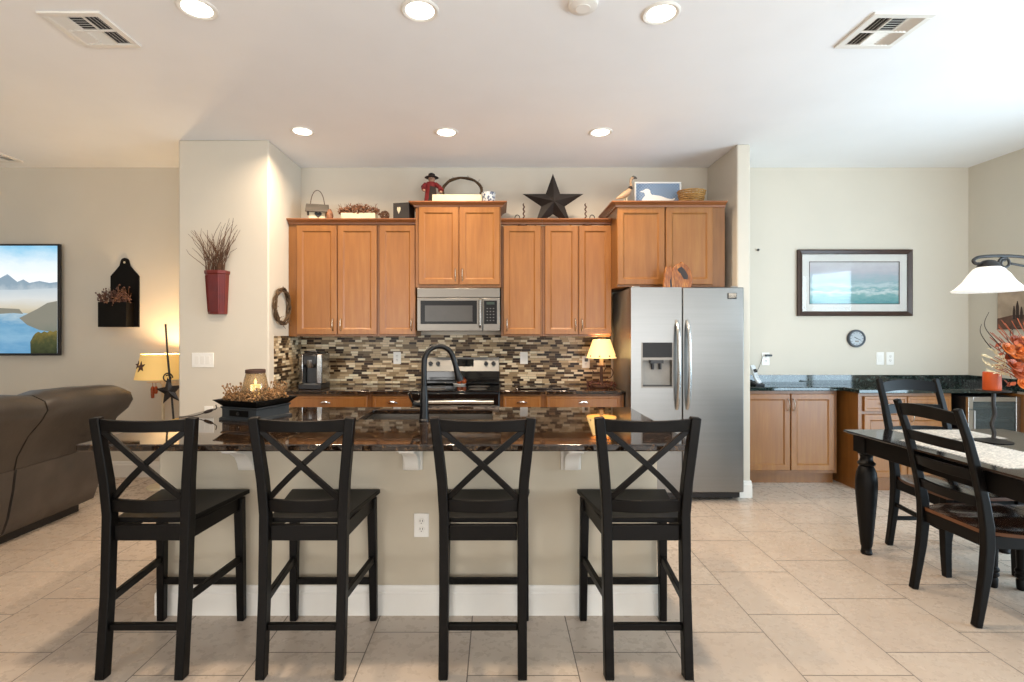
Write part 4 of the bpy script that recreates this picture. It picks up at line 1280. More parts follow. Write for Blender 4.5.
# birdhouse
t = thing('birdhouse', (ox(317.5), YO, ZL), 'small cream birdhouse with grey roof, dark heart and wire handle at far left cabinet top', 'birdhouse', None, math.radians(14))
hb_ = .085
MB().loft([[(-.068, -.05, z), (.068, -.05, z), (.068, .05, z), (-.068, .05, z)] for z in (0, hb_)] + [[(-.068, 0, hb_ + .05), (.068, 0, hb_ + .05), (.068, .001, hb_ + .05), (-.068, .001, hb_ + .05)]]).build('body', 'cream', t, smooth=False)
for sgn in (-1, 1):
    MB().bar((0, 0, hb_ + .062), (0, sgn * .085, hb_ - .022), .20, .012, (1, 0, 0)).build('roof_board', 'greywood', t, bevel=.002)
hp = []
for k in range(20):
    a = 2 * PI * k / 20
    hp.append((.0021 * 16 * math.sin(a) ** 3 * .95, .0021 * (13 * math.cos(a) - 5 * math.cos(2 * a) - 2 * math.cos(3 * a) - math.cos(4 * a))))
m = MB(); m.prism([(x + .01, z + hb_ * .52) for x, z in hp], 'y', -.055, -.0495); m.build('heart', 'slot', t)
MB().tube([(.0 + .062 * math.cos(a), 0, hb_ + .045 + .15 * math.sin(a)) for a in [PI * k / 16 for k in range(17)]], .0035, 6).build('wire_handle', 'rust', t)
t = thing('pine_cone', (ox(331.5), YO - .05, ZL), 'small brown cone standing right of the birdhouse', 'ornament')
MB().lathe([(.0005, 0), (.026, .004), (.034, .03), (.026, .065), (.012, .09), (.0005, .095)], (0, 0, 0), 14).build('cone', 'berry', t)
# cream box with dried berries
t = thing('flower_box', (ox(359.5), YO, ZL), 'long cream box heaped with dried brown flowers on the left cabinet', 'flower box')
hz_ = Z(214.0, sO) - ZL
w2 = (ox(376) - ox(342.5)) / 2
m = MB(); m.loft([[(-w2, -.05, z), (w2, -.05, z), (w2, .05, z), (-w2, .05, z)] for z in (0, hz_)] + [[(-w2 + .01, -.04, z), (w2 - .01, -.04, z), (w2 - .01, .04, z), (-w2 + .01, .04, z)] for z in (hz_, hz_ - .03)])
m.build('box', 'cream', t, smooth=False)
m = MB()
for k in range(330):
    u = random.uniform(-1, 1)
    x = u * (w2 + .03); h = hz_ + random.random() ** .8 * .085 * (1 - .55 * u * u) - .005
    m.ball((x, random.uniform(-.06, .05), h), random.uniform(.006, .013), 1, (1, 1, random.uniform(.5, 1)))
for k in range(60):
    u = random.uniform(-1, 1); p = Vector((u * w2, random.uniform(-.03, .03), hz_))
    m.tube([p, p + Vector((random.uniform(-.07, .07), random.uniform(-.05, .02), random.uniform(.03, .1)))], .002, 4)
q = m.build('dried_flowers', 'berry', t); q['kind'] = 'stuff'
t = thing('twig_ball', (ox(385), YO - .01, ZL), 'small round tan ball beside the box of dried flowers', 'ornament')
m = MB()
for k in range(14):
    ax_ = Vector((random.uniform(-1, 1), random.uniform(-1, 1), random.uniform(-1, 1))).normalized(); u_ = ax_.orthogonal().normalized(); v_ = ax_.cross(u_)
    m.tube([Vector((0, 0, .045)) + (u_ * math.cos(a) + v_ * math.sin(a)) * .041 for a in [2 * PI * j / 20 for j in range(20)]], .0038, 5, True)
m.build('twigs', 'twig', t)
# black box with heart
t = thing('candle_box', (ox(404), YO, ZL), 'black square tin box with pale heart cutout on the left cabinet end', 'candle holder', None, math.radians(-12))
hb_ = Z(204.5, sO) - ZL
m = MB(); m.loft([[(-.078, -.07, z), (.078, -.07, z), (.078, .07, z), (-.078, .07, z)] for z in (0, hb_)] + [[(-.065, -.058, z), (.065, -.058, z), (.065, .058, z), (-.065, .058, z)] for z in (hb_, hb_ - .04)])
m.build('box', 'tin', t, smooth=False, bevel=.002)
m = MB(); m.prism([(x * .55 - .022, z * 1.1 + hb_ * .56) for x, z in hp], 'y', -.0725, -.0695); m.build('heart_cutout', 'cream', t)
# doll
t = thing('rag_doll', (ox(430.5), YO + .02, ZM), 'red-coated figurine with dark hat above the microwave cabinet', 'figurine')
k0 = 1.0
MB().lathe([(.0005, 0), (.060, 0), (.062, .02), (.052, .10), (.045, .16), (.05, .19), (.038, .215), (.0005, .222)], (0, 0, 0), 18, 'z', 1.05, .7).build('coat', 'redcloth', t)
MB().loft([[(-.02, -.048, .005), (.052, -.046, .005), (.05, -.044, .16), (.0, -.046, .17)], [(-.02, -.03, .005), (.052, -.03, .005), (.05, -.02, .16), (.0, -.02, .17)]]).build('apron', 'furdark', t)
MB().lathe([(.0005, -.031), (.016, -.03), (.03, -.012), (.031, .008), (.02, .027), (.0005, .032)], (.008, 0, .243), 16, 'z', 1, .95).build('head', 'skin', t)
MB().lathe([(.0005, .255), (.066, .257), (.060, .262), (.034, .268), (.030, .290), (.014, .30), (.0005, .302)], (.008, 0, 0), 18).build('hat', 'furdark', t)
fc = MB()
for dx in (-.010, .012): fc.ball((.008 + dx, -.028, .247), .004)
fc.ball((.009, -.031, .238), .005)
fc.build('eyes_and_nose', 'slot', t)
for sgn, pts in ((1, [(.045, 0, .195), (.085, -.03, .16), (.10, -.05, .125)]), (-1, [(-.045, 0, .195), (-.07, -.02, .165), (-.055, -.05, .14)])):
    MB().tube(pts, [.022, .020, .026], 10).build('sleeve', 'redcloth', t)
    MB().ball((pts[-1][0], pts[-1][1] - .012, pts[-1][2] - .018), .014, 2).build('hand', 'skin', t)
t = thing('heart_pillow', (ox(441), YO - .075, ZM), 'small dark heart-shaped pick held beside the red-coated figurine', 'ornament') if False else None
# cream long box + grapevine ring
t = thing('cream_box', (ox(457.5), YO - .02, ZM), 'long low cream wooden box on top of the microwave cabinet', 'box')
hz_ = Z(196.6, sO) - ZM; w2 = (ox(481.5) - ox(433)) / 2
m = MB(); m.loft([[(-w2, -.055, z), (w2, -.055, z), (w2, .055, z), (-w2, .055, z)] for z in (0, hz_)] + [[(-w2 + .01, -.045, z), (w2 - .01, -.045, z), (w2 - .01, .045, z), (-w2 + .01, .045, z)] for z in (hz_, .012)])
m.build('body', 'cream', t, smooth=False)
rr_ = .185
zc_ = Z(178.8, sO) - rr_ - ZM - .02
t = thing('grapevine_wreath', (ox(461.5), YO + .10, ZM), 'grapevine wreath standing behind the long cream box, only its arch showing', 'wreath')
m = MB()
zc_ = max(zc_, .0)
for j in range(7):
    ph = random.random() * 6; pts = []
    for k in range(48):
        a = 2 * PI * k / 48
        r = rr_ * (1 + .03 * math.sin(3 * a + ph))
        pts.append((r * math.cos(a), .013 * math.cos(4 * a + ph * 2), r * .70 * math.sin(a) + rr_ * .70 + .022))
    m.tube(pts, .0085, 6, True)
for k in range(36):
    a = random.random() * 2 * PI
    p = Vector((rr_ * math.cos(a), 0, rr_ * .70 * math.sin(a) + rr_ * .70 + .022))
    m.tube([p, p + Vector((random.uniform(-.03, .03), random.uniform(-.03, .02), random.uniform(.0, .03)))], .002, 4)
m.build('vines', 'vine', t)
# crock
t = thing('crock', (ox(488.7), YO - .02, ZM), 'blue and white patterned round pot at the right of the long cream box', 'pot')
hz_ = Z(193.8, sO) - ZM
MB().lathe([(.0005, 0), (.054, 0), (.060, .01), (.063, hz_ - .02), (.066, hz_ - .008), (.066, hz_), (.059, hz_), (.056, hz_ - .02), (.0005, hz_ - .03)], (0, 0, 0), 24).build('body', 'bluewhite', t)
# barn star
YS_ = 4.80
sS = FOC / (YS_ - .03)
ZR = 2.406
t = thing('barn_star', (X(553.3, sS), YS_, ZR), 'large black five-pointed barn star leaning above the right wall cabinets', 'ornament')
R_ = (584 - 522.5) / sS / 2 / math.cos(PI / 10)
topz = Z(172.6, sS) - ZR
m = MB(); star_mesh(m, 0, 0, 0, R_, .075, .385)
kz = topz / (R_ * (1 + math.cos(PI / 5)))
for v in m.bm.verts: v.co.z = (v.co.z + R_ * math.cos(PI / 5)) * kz
m.build('star', 'tin', t, smooth=False)
# candlesticks
for px, mirror, lb in ((520.5, 1, 'wrought iron curled candle holder left of the black star'), (588.5, -1, 'wrought iron curled candle holder right of the black star')):
    t = thing('candle_holder', (ox(px), YO - .02, ZR), lb, 'candle holder', 'iron candle holders by the star')
    MB().lathe([(.0005, 0), (.042, 0), (.046, .012), (.042, .014), (.03, .008), (.0005, .008)], (.018 * mirror, 0, 0), 16).build('dish', 'rust', t)
    m = MB()
    pts = []
    for k in range(28):
        z = .01 + k / 27 * .20; a = k * 1.1
        pts.append((.030 * mirror + .006 * math.cos(a), .006 * math.sin(a), z))
    m.tube(pts, [.007] * 27 + [.004], 6); m.build('spiral_stem', 'rust', t)
    MB().tube([(-.03 * mirror + .022 * math.cos(a), 0, .078 + .026 * math.sin(a)) for a in [-.3 + PI * 1.2 * k / 14 for k in range(15)]] + [(-.055 * mirror, 0, .012)], .004, 6).build('ring_handle', 'blackmetal', t)
# goose figure
SFo = 112.0; YG = FOC / SFo
def gx_(px): return X(px, SFo)
t = thing('wooden_goose', (gx_(625), YG, ZF), 'carved wooden goose with raised head at the left of the refrigerator cabinet top', 'figurine')
zz = lambda py: Z(py, SFo) - ZF
body = [(-.085, .050, .003), (-.055, .062, .014), (-.015, .080, .027), (.02, .103, .030), (.042, .128, .022), (.050, .150, .014)]
m = MB(); m.tube([(x, 0, z) for x, z, r in body], [r for x, z, r in body], 12); m.build('body', 'cream', t)
body2 = mat('tan_carved_wood', '9f8468', .6, var=.15)
t.children[0].data.materials[0] = body2
m = MB(); m.tube([(.048, 0, .14), (.056, 0, .17), (.050, 0, .20), (.056, 0, .225), (.068, 0, .238)], [.018, .012, .010, .014, .016], 10); m.build('neck', body2, t)
m = MB(); m.tube([(.060, 0, .236), (.076, 0, .243), (.090, 0, .240), (.108, 0, .232)], [.012, .016, .012, .004], 10); m.build('head', 'greywood', t)
m = MB(); m.tube([(.030, 0, .152), (.045, 0, .146), (.064, 0, .136)], [.010, .026, .012], 10); m.build('collar', 'furdark', t)
for dx in (-.006, .016):
    MB().tube([(dx, 0, 0), (dx, 0, .06)], .0045, 6).build('leg', 'cream', t)
MB().lathe([(.0005, 0), (.045, 0), (.045, .006), (.0005, .008)], (.005, 0, 0), 16).build('stand', 'cream', t)
# goose picture
sGp = FOC / (YG + .10)
gx0, gx1 = X(634.5, sGp), X(681, sGp)
gh = Z(182, sGp) - ZF
t = thing('goose_picture', ((gx0 + gx1) / 2, YG + .10, ZF), 'blue checked picture of a white goose standing on the refrigerator cabinet', 'picture')
gw_ = (gx1 - gx0) / 2
m = MB(); m.box(-gw_, gw_, -.008, .008, 0, .014); m.box(-gw_, gw_, -.008, .008, gh - .014, gh); m.box(-gw_, -gw_ + .014, -.008, .008, .014, gh - .014); m.box(gw_ - .014, gw_, -.008, .008, .014, gh - .014)
m.build('frame', 'plate', t, bevel=.004)
MB().box(-gw_ + .012, gw_ - .012, -.004, .006, .012, gh - .012).build('panel', 'checks', t)
gp = [(-.115, .02), (-.10, .055), (-.085, .075), (-.092, .10), (-.125, .105), (-.095, .118), (-.085, .128), (-.068, .130), (-.052, .118), (-.048, .095), (-.04, .082), (.02, .072), (.07, .052), (.10, .046), (.125, .056), (.12, .04), (.09, .022), (.05, .02)]
m = MB(); m.prism([(x * 1.3 - .005, z * 1.12 + .022) for x, z in gp], 'y', -.0065, -.0035); m.build('goose_applique', 'plate', t)
# basket
t = thing('basket', (gx_(691), YG - .01, ZF), 'low woven basket at the right end of the refrigerator cabinet top', 'basket')
bh = Z(191.5, SFo) - ZF
m = MB()
for k in range(7):
    z = .008 + k * (bh - .012) / 6
    r = .095 + .022 * k / 6
    m.tube([((r + .004 * math.sin(12 * a + k * PI)) * math.cos(a), (r + .004 * math.sin(12 * a + k * PI)) * math.sin(a) * .75, z) for a in [2 * PI * j / 48 for j in range(48)]], .0075, 6, True)
m.lathe([(.0005, 0), (.095, 0), (.095, .008), (.0005, .008)], (0, 0, 0), 24, 'z', 1, .75)
m.build('weave', 'wicker', t)
m = MB()
for k in range(24):
    a = 2 * PI * k / 24
    m.tube([(.096 * math.cos(a), .072 * math.sin(a), .004), (.120 * math.cos(a), .09 * math.sin(a), bh)], .004, 5)
m.build('stakes', 'wicker', t)
# live-edge boards on the refrigerator
zf_ = fz1
def slab(pxs, cx, y0, y1, label, knot):
    t = thing('wood_slab', (X(cx, 118.5), (y0 + y1) / 2, zf_), label, 'ornament', 'polished wood slabs')
    hh = (y1 - y0) / 2
    poly_ = [(X(px, 118.5) - X(cx, 118.5), Z(py, 118.5) - Z(287.3, 118.5)) for px, py in pxs]
    m = MB(); m.prism(poly_, 'y', -hh, hh); m.build('slab', 'livewood', t, bevel=.004)
    if knot:
        kp = [(X(px, 118.5) - X(cx, 118.5), Z(py, 118.5) - Z(287.3, 118.5)) for px, py in knot]
        m = MB(); m.prism(kp, 'y', -hh - .0012, -hh + .001); m.build('knot', 'knot', t)
    return t
slab([(673, 287.3), (671.5, 276), (673, 268), (676, 264), (680, 263), (682, 260.8), (684, 262.5), (688, 265), (691.5, 270), (693, 278), (692, 287.3)], 682, fy + .052, fy + .082, 'larger polished wood slab with a dark knot on top of the refrigerator', [(678, 268), (682, 266), (685, 269), (688.5, 275), (688, 279), (684, 278.5), (681, 273), (678, 270)])
slab([(662, 287.3), (663, 279), (664, 270), (665, 266), (667, 267.5), (669.5, 266), (671, 269), (673, 275), (673.5, 287.3)], 668, fy + .012, fy + .038, 'smaller polished wood piece leaning in front on the refrigerator top', [(668.5, 281), (670, 277), (671, 287), (669, 287)])

# ------------------------------------------------------------------ nook
def nookface(s): return Y(s)
nY = Y(107.2)
def nx_(px): return X(px, 107.2)
nx0, nx1 = WX1 + .003, X(838, 107.2)
o = ((nx0 + nx1) / 2, YB, 0)
t = thing('nook_cabinet', o, 'two-door light maple base cabinet under the granite shelf beside the wing wall', 'kitchen cabinet', 'maple nook cabinets')
M['maple_n'] = M['maple']
b = MB(o); b.box(nx0, nx1, nY + .02, YB - .022, .105, CT - .036); b.box(nx0, nx1, nY + .075, YB - .022, 0, .105)
b.build('body', 'maple_side', t)
for a, c, hp_ in ((nx0 + .012, nx_(790.3), nx_(788)), (nx_(791.3), nx_(834.5), nx_(793.5))):
    d = MB(o).panel(a, c, Z(470.5, 107.2), Z(394, 107.2), nY).build('door', 'maple', t, smooth=False)
    vpull(d, hp_, nY, Z(411, 107.2), Z(399, 107.2), o)
# deeper run on the right
SR2 = 111.6
rY = Y(SR2)
rx0, rx1 = X(862, SR2), X(953, SR2)
o = ((rx0 + rx1) / 2, YB, 0)
t = thing('nook_cabinet', o, 'deeper maple cabinet with drawer and door, behind the dining chairs', 'kitchen cabinet', 'maple nook cabinets')
b = MB(o); b.box(rx0 - .02, rx1, rY + .02, YB - .022, .0, CT - .036)
b.build('body', 'maple_side', t)
xm = (rx0 + rx1) / 2
for a, c in ((rx0 + .022, xm - .003), (xm + .003, rx1 - .012)):
    d = MB(o).panel(a, c, Z(411.5, SR2), Z(396.5, SR2), rY, loops=[(0, .02), (0, .004), (.004, 0), (.022, 0), (.028, .004)]).build('drawer', 'maple', t, smooth=False)
    vp = MB(o); xc = (a + c) / 2; zc_ = Z(404, SR2)
    vp.tube([(xc - .05, rY + .001, zc_), (xc - .048, rY - .022, zc_), (xc, rY - .03, zc_), (xc + .048, rY - .022, zc_), (xc + .05, rY + .001, zc_)], .005, 8); vp.build('handle', 'nickel', d)
    d = MB(o).panel(a, c, .12, Z(414.5, SR2), rY).build('door', 'maple', t, smooth=False)
    vpull(d, (c - .035) if a < xm - .1 else (a + .035), rY, .62, .73, o)
# end panel by the right wall
o = (4.60, YB, 0)
t = thing('end_panel', o, 'brown maple end panel between wine cooler and right wall', 'cabinet panel')
MB(o).box(4.590, XR - .001, 4.46, YB - .022, 0, CT - .036).build('panel', 'maple_side', t, bevel=.002)
# counter: shallow left, deeper right
c = MB((3.4, YB, CT - .036))
pl = [(WX1 + .003, nY - .022), (rx0 - .045, nY - .022), (rx0 - .045, rY - .025), (XR - .001, rY - .025), (XR - .001, YB - .021), (WX1 + .003, YB - .021)]
c.prism(pl, 'z', CT - .0355, CT)
ct = c.build('nook_countertop', 'granite_nook', bevel=.006)
ct.location = (3.4, YB, CT - .036)
tag(ct, 'L-shaped black granite counter along the dining side wall, under the framed picture', 'countertop')
# wine cooler
wx0, wx1 = X(968.5, 114.3), 4.585
wY = Y(114.3)
wo = ((wx0 + wx1) / 2, 4.8, 0)
t = thing('wine_cooler', wo, 'black wine cooler with steel framed glass door under the right counter', 'wine cooler')
wt = Z(397, 114.3)
b = MB(wo)
x0, x1, y0, y1 = wx0 - .0, wx1, wY + .03, YB - .03
b.box(x0, x1, y1 - .02, y1, .03, wt); b.box(x0, x0 + .02, y0, y1 - .02, .03, wt); b.box(x1 - .02, x1, y0, y1 - .02, .03, wt)
b.box(x0 + .02, x1 - .02, y0, y1 - .02, .03, .1); b.box(x0 + .02, x1 - .02, y0, y1 - .02, wt - .02, wt)
b.build('case', 'blackplastic', t)
fx = .042
d = MB(wo)
d.box(x0, x0 + fx, wY, wY + .029, .10, wt); d.box(x1 - fx, x1, wY, wY + .029, .10, wt)
d.box(x0 + fx, x1 - fx, wY, wY + .029, wt - fx, wt); d.box(x0 + fx, x1 - fx, wY, wY + .029, .10, .10 + fx)
d = d.build('door_frame', 'bar_steel', t, bevel=.003)
gm = NT('tinted_glass'); gm.set(Base_Color=lin('9fb0b4'), Roughness=.02, Transmission_Weight=.9, IOR=1.45)
n_ = gm.noise(3, 2, gm.coords()); gm.set(Roughness=gm.math('MULTIPLY', n_, .04))
MB(wo).box(x0 + fx, x1 - fx, wY + .008, wY + .018, .10 + fx, wt - fx).build('glass', gm.m, d)
MB(wo).tube([(x0 + .02, wY, .35), (x0 + .02, wY - .035, .36), (x0 + .02, wY - .035, .74), (x0 + .02, wY, .75)], .008, 8).build('handle', 'steel', d)
for k, z in enumerate((.22, .36, .50, .64, .755)):
    s_ = MB(wo)
    s_.box(x0 + .03, x1 - .03, wY + .05, wY + .062, z - .006, z + .014)
    for q in range(6):
        yy = wY + .08 + q * .05
        if yy < y1 - .03: s_.box(x0 + .025, x1 - .025, yy, yy + .006, z - .004, z)
    s_.build('shelf', 'steel_dull', t)
# wine bottles inside (hint)
# framed seascape
sP = 102.1
fx0, fx1, fzb, fzt = X(798, sP), X(912.5, sP), Z(316, sP), Z(249.5, sP)
po_ = ((fx0 + fx1) / 2, YB, (fzb + fzt) / 2)
t = thing('framed_picture', po_, 'dark framed seascape print on the pale wall above the granite counter', 'picture')
hw, hh = (fx1 - fx0) / 2, (fzt - fzb) / 2
def ring(m, hw, hh, prof):
    secs = [[(sx_ * (hw - i), y, sz_ * (hh - i)) for sx_, sz_ in ((-1, -1), (1, -1), (1, 1), (-1, 1))] for i, y in prof]
    n = len(secs)
    R = [[m.bm.verts.new(p) for p in s] for s in secs]
    for a in range(n):
        A, B = R[a], R[(a + 1) % n]
        for j in range(4): m.f([A[j], A[(j + 1) % 4], B[(j + 1) % 4], B[j]])
m = MB(); ring(m, hw, hh, [(0, -.001), (0, -.030), (.012, -.036), (.030, -.030), (.042, -.026), (.046, -.018), (.046, -.001)]); m.build('frame', 'frame', t, smooth=False)
m = MB(); ring(m, hw - .045, hh - .045, [(0, -.004), (0, -.012), (.072, -.0125), (.076, -.009), (.076, -.004)]); m.build('mat_board', 'paper', t, smooth=False)
pw, ph_ = X(884.5, sP) - po_[0] + .045, hh - .12
MB().box(-hw + .118, hw - .118, -.0065, -.003, -hh + .117, hh - .117).build('print', 'sea', t)
m = MB(); ring(m, hw - .116, hh - .116, [(0, -.0128), (0, -.0135), (.007, -.0135), (.007, -.0128)]); m.build('inner_line', 'frame', t, smooth=False)
gl = NT('picture_glass'); gl.set(Base_Color=(1, 1, 1, 1), Roughness=.01, Transmission_Weight=1.0, IOR=1.22)
n_ = gl.noise(2, 2, gl.coords()); gl.set(Roughness=gl.math('MULTIPLY', n_, .01))
MB().box(-hw + .0465, hw - .0465, -.0185, -.0160, -hh + .0465, hh - .0465).build('glass', gl.m, t)
# round wall clock
co_ = (X(856.5, 101.9), YB, Z(338.5, 101.9))
t = thing('wall_clock', co_, 'small round dark-rimmed dial clock on the wall below the framed picture', 'clock')
cr = 8.9 / 102.3
MB().lathe([(.0005, -.001), (cr, -.001), (cr, -.02), (cr - .006, -.030), (cr - .016, -.030), (cr - .020, -.018), (.0005, -.018)], (0, 0, 0), 40, 'y').build('rim', mat('dark_grey_rim', '4a4e55', .4), t)
f_ = MB().lathe([(.0005, -.0205), (cr - .0205, -.0205), (cr - .0205, -.0182), (.0005, -.0182)], (0, 0, 0), 40, 'y').build('face', 'clockface', t)
m = MB()
for k in range(12):
    a = 2 * PI * k / 12; r0, r1 = cr - .034, cr - .024
    m.bar((r0 * math.sin(a), -.0212, r0 * math.cos(a)), (r1 * math.sin(a), -.0212, r1 * math.cos(a)), .0045, .001, (math.cos(a), 0, -math.sin(a)))
m.build('hour_marks', 'slot', f_)
for ang, ln, w_ in ((-1.05, .030, .006), (2.0, .042, .0045)):
    MB().bar((0, -.0222, 0), (ln * math.sin(ang), -.0222, ln * math.cos(ang)), w_, .001, (math.cos(ang), 0, -math.sin(ang))).build('hand', 'slot', f_)
MB().box(-.018, .018, -.0215, -.0206, -.036, -.020).build('sub_dial', 'steel_dull', f_)
# cordless phone
po_ = (X(756.5, 104), Y(104), CT)
t = thing('cordless_phone', po_, 'silver cordless phone standing in its dark base on the granite counter', 'telephone', None, .25)
MB().loft([[(-.05, -.055, 0), (.05, -.055, 0), (.05, .05, 0), (-.05, .05, 0)], [(-.048, -.052, .018), (.048, -.052, .018), (.045, .048, .04), (-.045, .048, .04)]]).build('base', 'blackplastic', t, bevel=.006)
hs = MB().path_bar([(.012, -.03, .022), (.002, -.005, .06), (-.006, .02, .12), (-.012, .04, .175), (-.014, .048, .19)], [.046, .05, .048, .052, .044], [.02, .026, .024, .028, .02]).build('handset', mat('silver_phone_plastic', 'dfe2e4', .35), t, bevel=.006, seg=3)
MB().bar((-.0035, -.0005, .125), (-.008, .014, .155), .034, .004, (1, 0, 0)).build('display', 'slot', hs)
b_ = MB()
for r in range(4):
    for c2 in range(3):
        a = r / 3
        b_.ball((-.010 + c2 * .012 + .006 - a * .004, -.016 + a * .014 - .004, .062 + a * .045), .0035, 1, (1, .6, .7))
b_.build('keys', 'slot', hs)
A = (X(756.5, 104) + .062, Y(104) + .05, CT + .003)
cab = thing('phone_cord', A, 'thin cord running from the phone base up to the wall plug', 'cord')
MB(A).tube(smooth_path([A, (A[0] - .02, YB - .04, CT + .11), (X(760, 102), YB - .012, Z(366, 102)), (X(766, 102) - .03, YB - .02, Z(356, 102))]), .002, 6).build('wire', 'slot', cab)
# right wall still life
ry0, ry1 = Y(108.4), Y(108.4) - .62
rzb, rzt = Z(329.5, 107.3), Z(293.5, 107.3)
po_ = (XR, (ry0 + ry1) / 2, (rzb + rzt) / 2)
t = thing('canvas_picture', po_, 'small sepia still-life canvas of bottles on the right wall behind the flowers', 'picture')
hy = (ry0 - ry1) / 2; hh = (rzt - rzb) / 2
MB().box(-.025, -.001, -hy, hy, -hh, hh).build('canvas', mat('sepia_canvas', 'a8947f', .8, var=.18, scale=6), t, bevel=.003)
art = [[(hy, -hh), (hy, -hh + .1), (hy - .15, -hh + .13), (-hy, -hh + .12), (-hy, -hh)]]
dark = []
for u, w_, h_ in ((.135, .012, .21), (.165, .014, .25), (.20, .012, .20)):
    y = hy - u - .02
    dark.append([(y + w_, -hh + .09), (y + w_, -hh + h_ - .05), (y + .004, -hh + h_), (y - .004, -hh + h_), (y - w_, -hh + h_ - .05), (y - w_, -hh + .09)])
y = hy - .33
dark.append([(y + .055, -hh + .09), (y + .055, -hh + .2), (y + .02, -hh + .25), (y + .016, -hh + .31), (y - .016, -hh + .31), (y - .02, -hh + .25), (y - .055, -hh + .2), (y - .055, -hh + .09)])
m = MB(); m.prism(art[0], 'x', -.0258, -.0252); m.build('painted_table', mat('painted_umber', '5f4437', .8, var=.3, scale=12), t)
for p_ in dark:
    m = MB(); m.prism(p_, 'x', -.0264, -.0257); m.build('painted_bottle', mat('painted_dark', '3a2b25', .8), t)

# ------------------------------------------------------------------ pendant
hY = 2.754
fxc = 3.06
t = thing('pendant_light', (fxc, hY, CE), 'wrought iron pendant with lit white glass bell shades over the dining table', 'pendant lamp')
MB().lathe([(.0005, -.03), (.05, -.028), (.065, -.001), (.0005, -.001)], (0, 0, 0), 24).build('canopy', 'blackmetal', t)
zr = Z(291.5, 187) - CE; ztop = Z(264, 187) - CE
MB().tube([(0, 0, -.02), (0, 0, ztop + .06)], .008, 10).build('stem', 'blackmetal', t)
for sgn in (-1, 1):
    dx = sgn * (fxc - X(988.5, 187))
    MB().lathe([(.153, zr), (.155, zr + .005), (.136, zr + .020), (.108, zr + .052), (.086, zr + .090), (.064, zr + .120), (.040, zr + .136), (.0005, zr + .14), (.0005, zr + .134), (.038, zr + .130), (.061, zr + .114), (.082, zr + .086), (.104, zr + .048), (.132, zr + .016)], (dx, 0, 0), 40).build('glass_shade', 'glass_lit', t)
    MB().lathe([(.0005, zr + .130), (.050, zr + .131), (.045, zr + .146), (.026, zr + .165), (.0005, zr + .17)], (dx, 0, 0), 20).build('shade_cap', 'blackmetal', t)
    pts = [(dx - sgn * -.0, 0, zr + .17)]
    arm = smooth_path([(dx + sgn * .035, 0, zr + .148), (dx + sgn * .070, 0, zr + .150), (dx + sgn * .078, 0, zr + .170), (dx + sgn * .03, 0, zr + .187), (dx - sgn * .12, 0, zr + .19), (dx - sgn * .30, 0, zr + .175), (0, 0, zr + .18)])
    MB().tube(arm, .0085, 8).build('arm', 'blackmetal', t)
    sc_ = []
    for k in range(26):
        a = k / 25 * 2 * PI * 1.3; r = .032 - .017 * k / 25
        sc_.append((dx - sgn * (.085 - r * math.cos(a)), 0, zr + .152 + r * math.sin(a)))
    tail = [(dx - sgn * .36, 0, zr + .18), (dx - sgn * .24, 0, zr + .135), (dx - sgn * .117, 0, zr + .150)]
    MB().tube(smooth_path(tail) + list(reversed(sc_)) if False else smooth_path(tail), .0065, 8).build('scroll', 'blackmetal', t)
    MB().tube(sc_, .0065, 8).build('scroll', 'blackmetal', t)
    l = bpy.data.lights.new('bulb', 'POINT'); l.energy = 5; l.color = (1, .93, .85); l.shadow_soft_size = .05
    o = bpy.data.objects.new('bulb', l); COL.objects.link(o); o.parent = t; o.location = (dx, 0, zr + .03)

# ------------------------------------------------------------------ dining table
TTOP = .78
tx0, tx1, ty1, ty0 = 2.312, 3.39, 3.41, 1.55
to_ = ((tx0 + tx1) / 2, (ty0 + ty1) / 2, 0)
t = thing('dining_table', (to_[0] - .005, to_[1] + .003, 0), 'black dining table with thick turned legs at the right picture edge', 'table', None, math.radians(1.4))
MB(to_).loft([[(tx0 + i, ty0 + i, z), (tx1 - i, ty0 + i, z), (tx1 - i, ty1 - i, z), (tx0 + i, ty1 - i, z)] for i, z in ((.022, TTOP - .024), (.004, TTOP - .014), (0, TTOP - .008), (.003, TTOP))]).build('tabletop', 'tabletop', t)
ax0, ax1, ay0, ay1 = tx0 + .035, tx1 - .035, ty0 + .045, ty1 - .045
m = MB(to_)
m.box(ax0 + .008, ax0 + .03, ay0 + .09, ay1 - .09, TTOP - .125, TTOP - .0245); m.box(ax1 - .03, ax1 - .008, ay0 + .09, ay1 - .09, TTOP - .125, TTOP - .0245)
m.box(ax0 + .09, ax1 - .09, ay0 + .008, ay0 + .03, TTOP - .125, TTOP - .0245); m.box(ax0 + .09, ax1 - .09, ay1 - .03, ay1 - .008, TTOP - .125, TTOP - .0245)
m.build('apron', 'black', t, bevel=.002)
legprof = [(.0005, 0), (.027, 0), (.030, .012), (.027, .02), (.025, .045), (.029, .055), (.032, .08), (.045, .25), (.055, .40), (.056, .47), (.050, .525), (.040, .555), (.034, .565), (.044, .575), (.046, .585), (.036, .595), (.030, .615), (.034, .635), (.046, .645), (.046, .652), (.0005, .652)]
legprof = [(q_ * 1.1 if q_ > .001 else q_, z_) for q_, z_ in legprof]
for lx_, ly_ in ((ax0 + .05, ay1 - .05), (ax1 - .05, ay1 - .05), (ax0 + .05, ay0 + .05), (ax1 - .05, ay0 + .05)):
    m = MB(to_); m.lathe(legprof, (lx_, ly_, 0), 24); m.box(lx_ - .05, lx_ + .05, ly_ - .05, ly_ + .05, .6515, TTOP - .0245)
    m.build('leg', 'black', t)

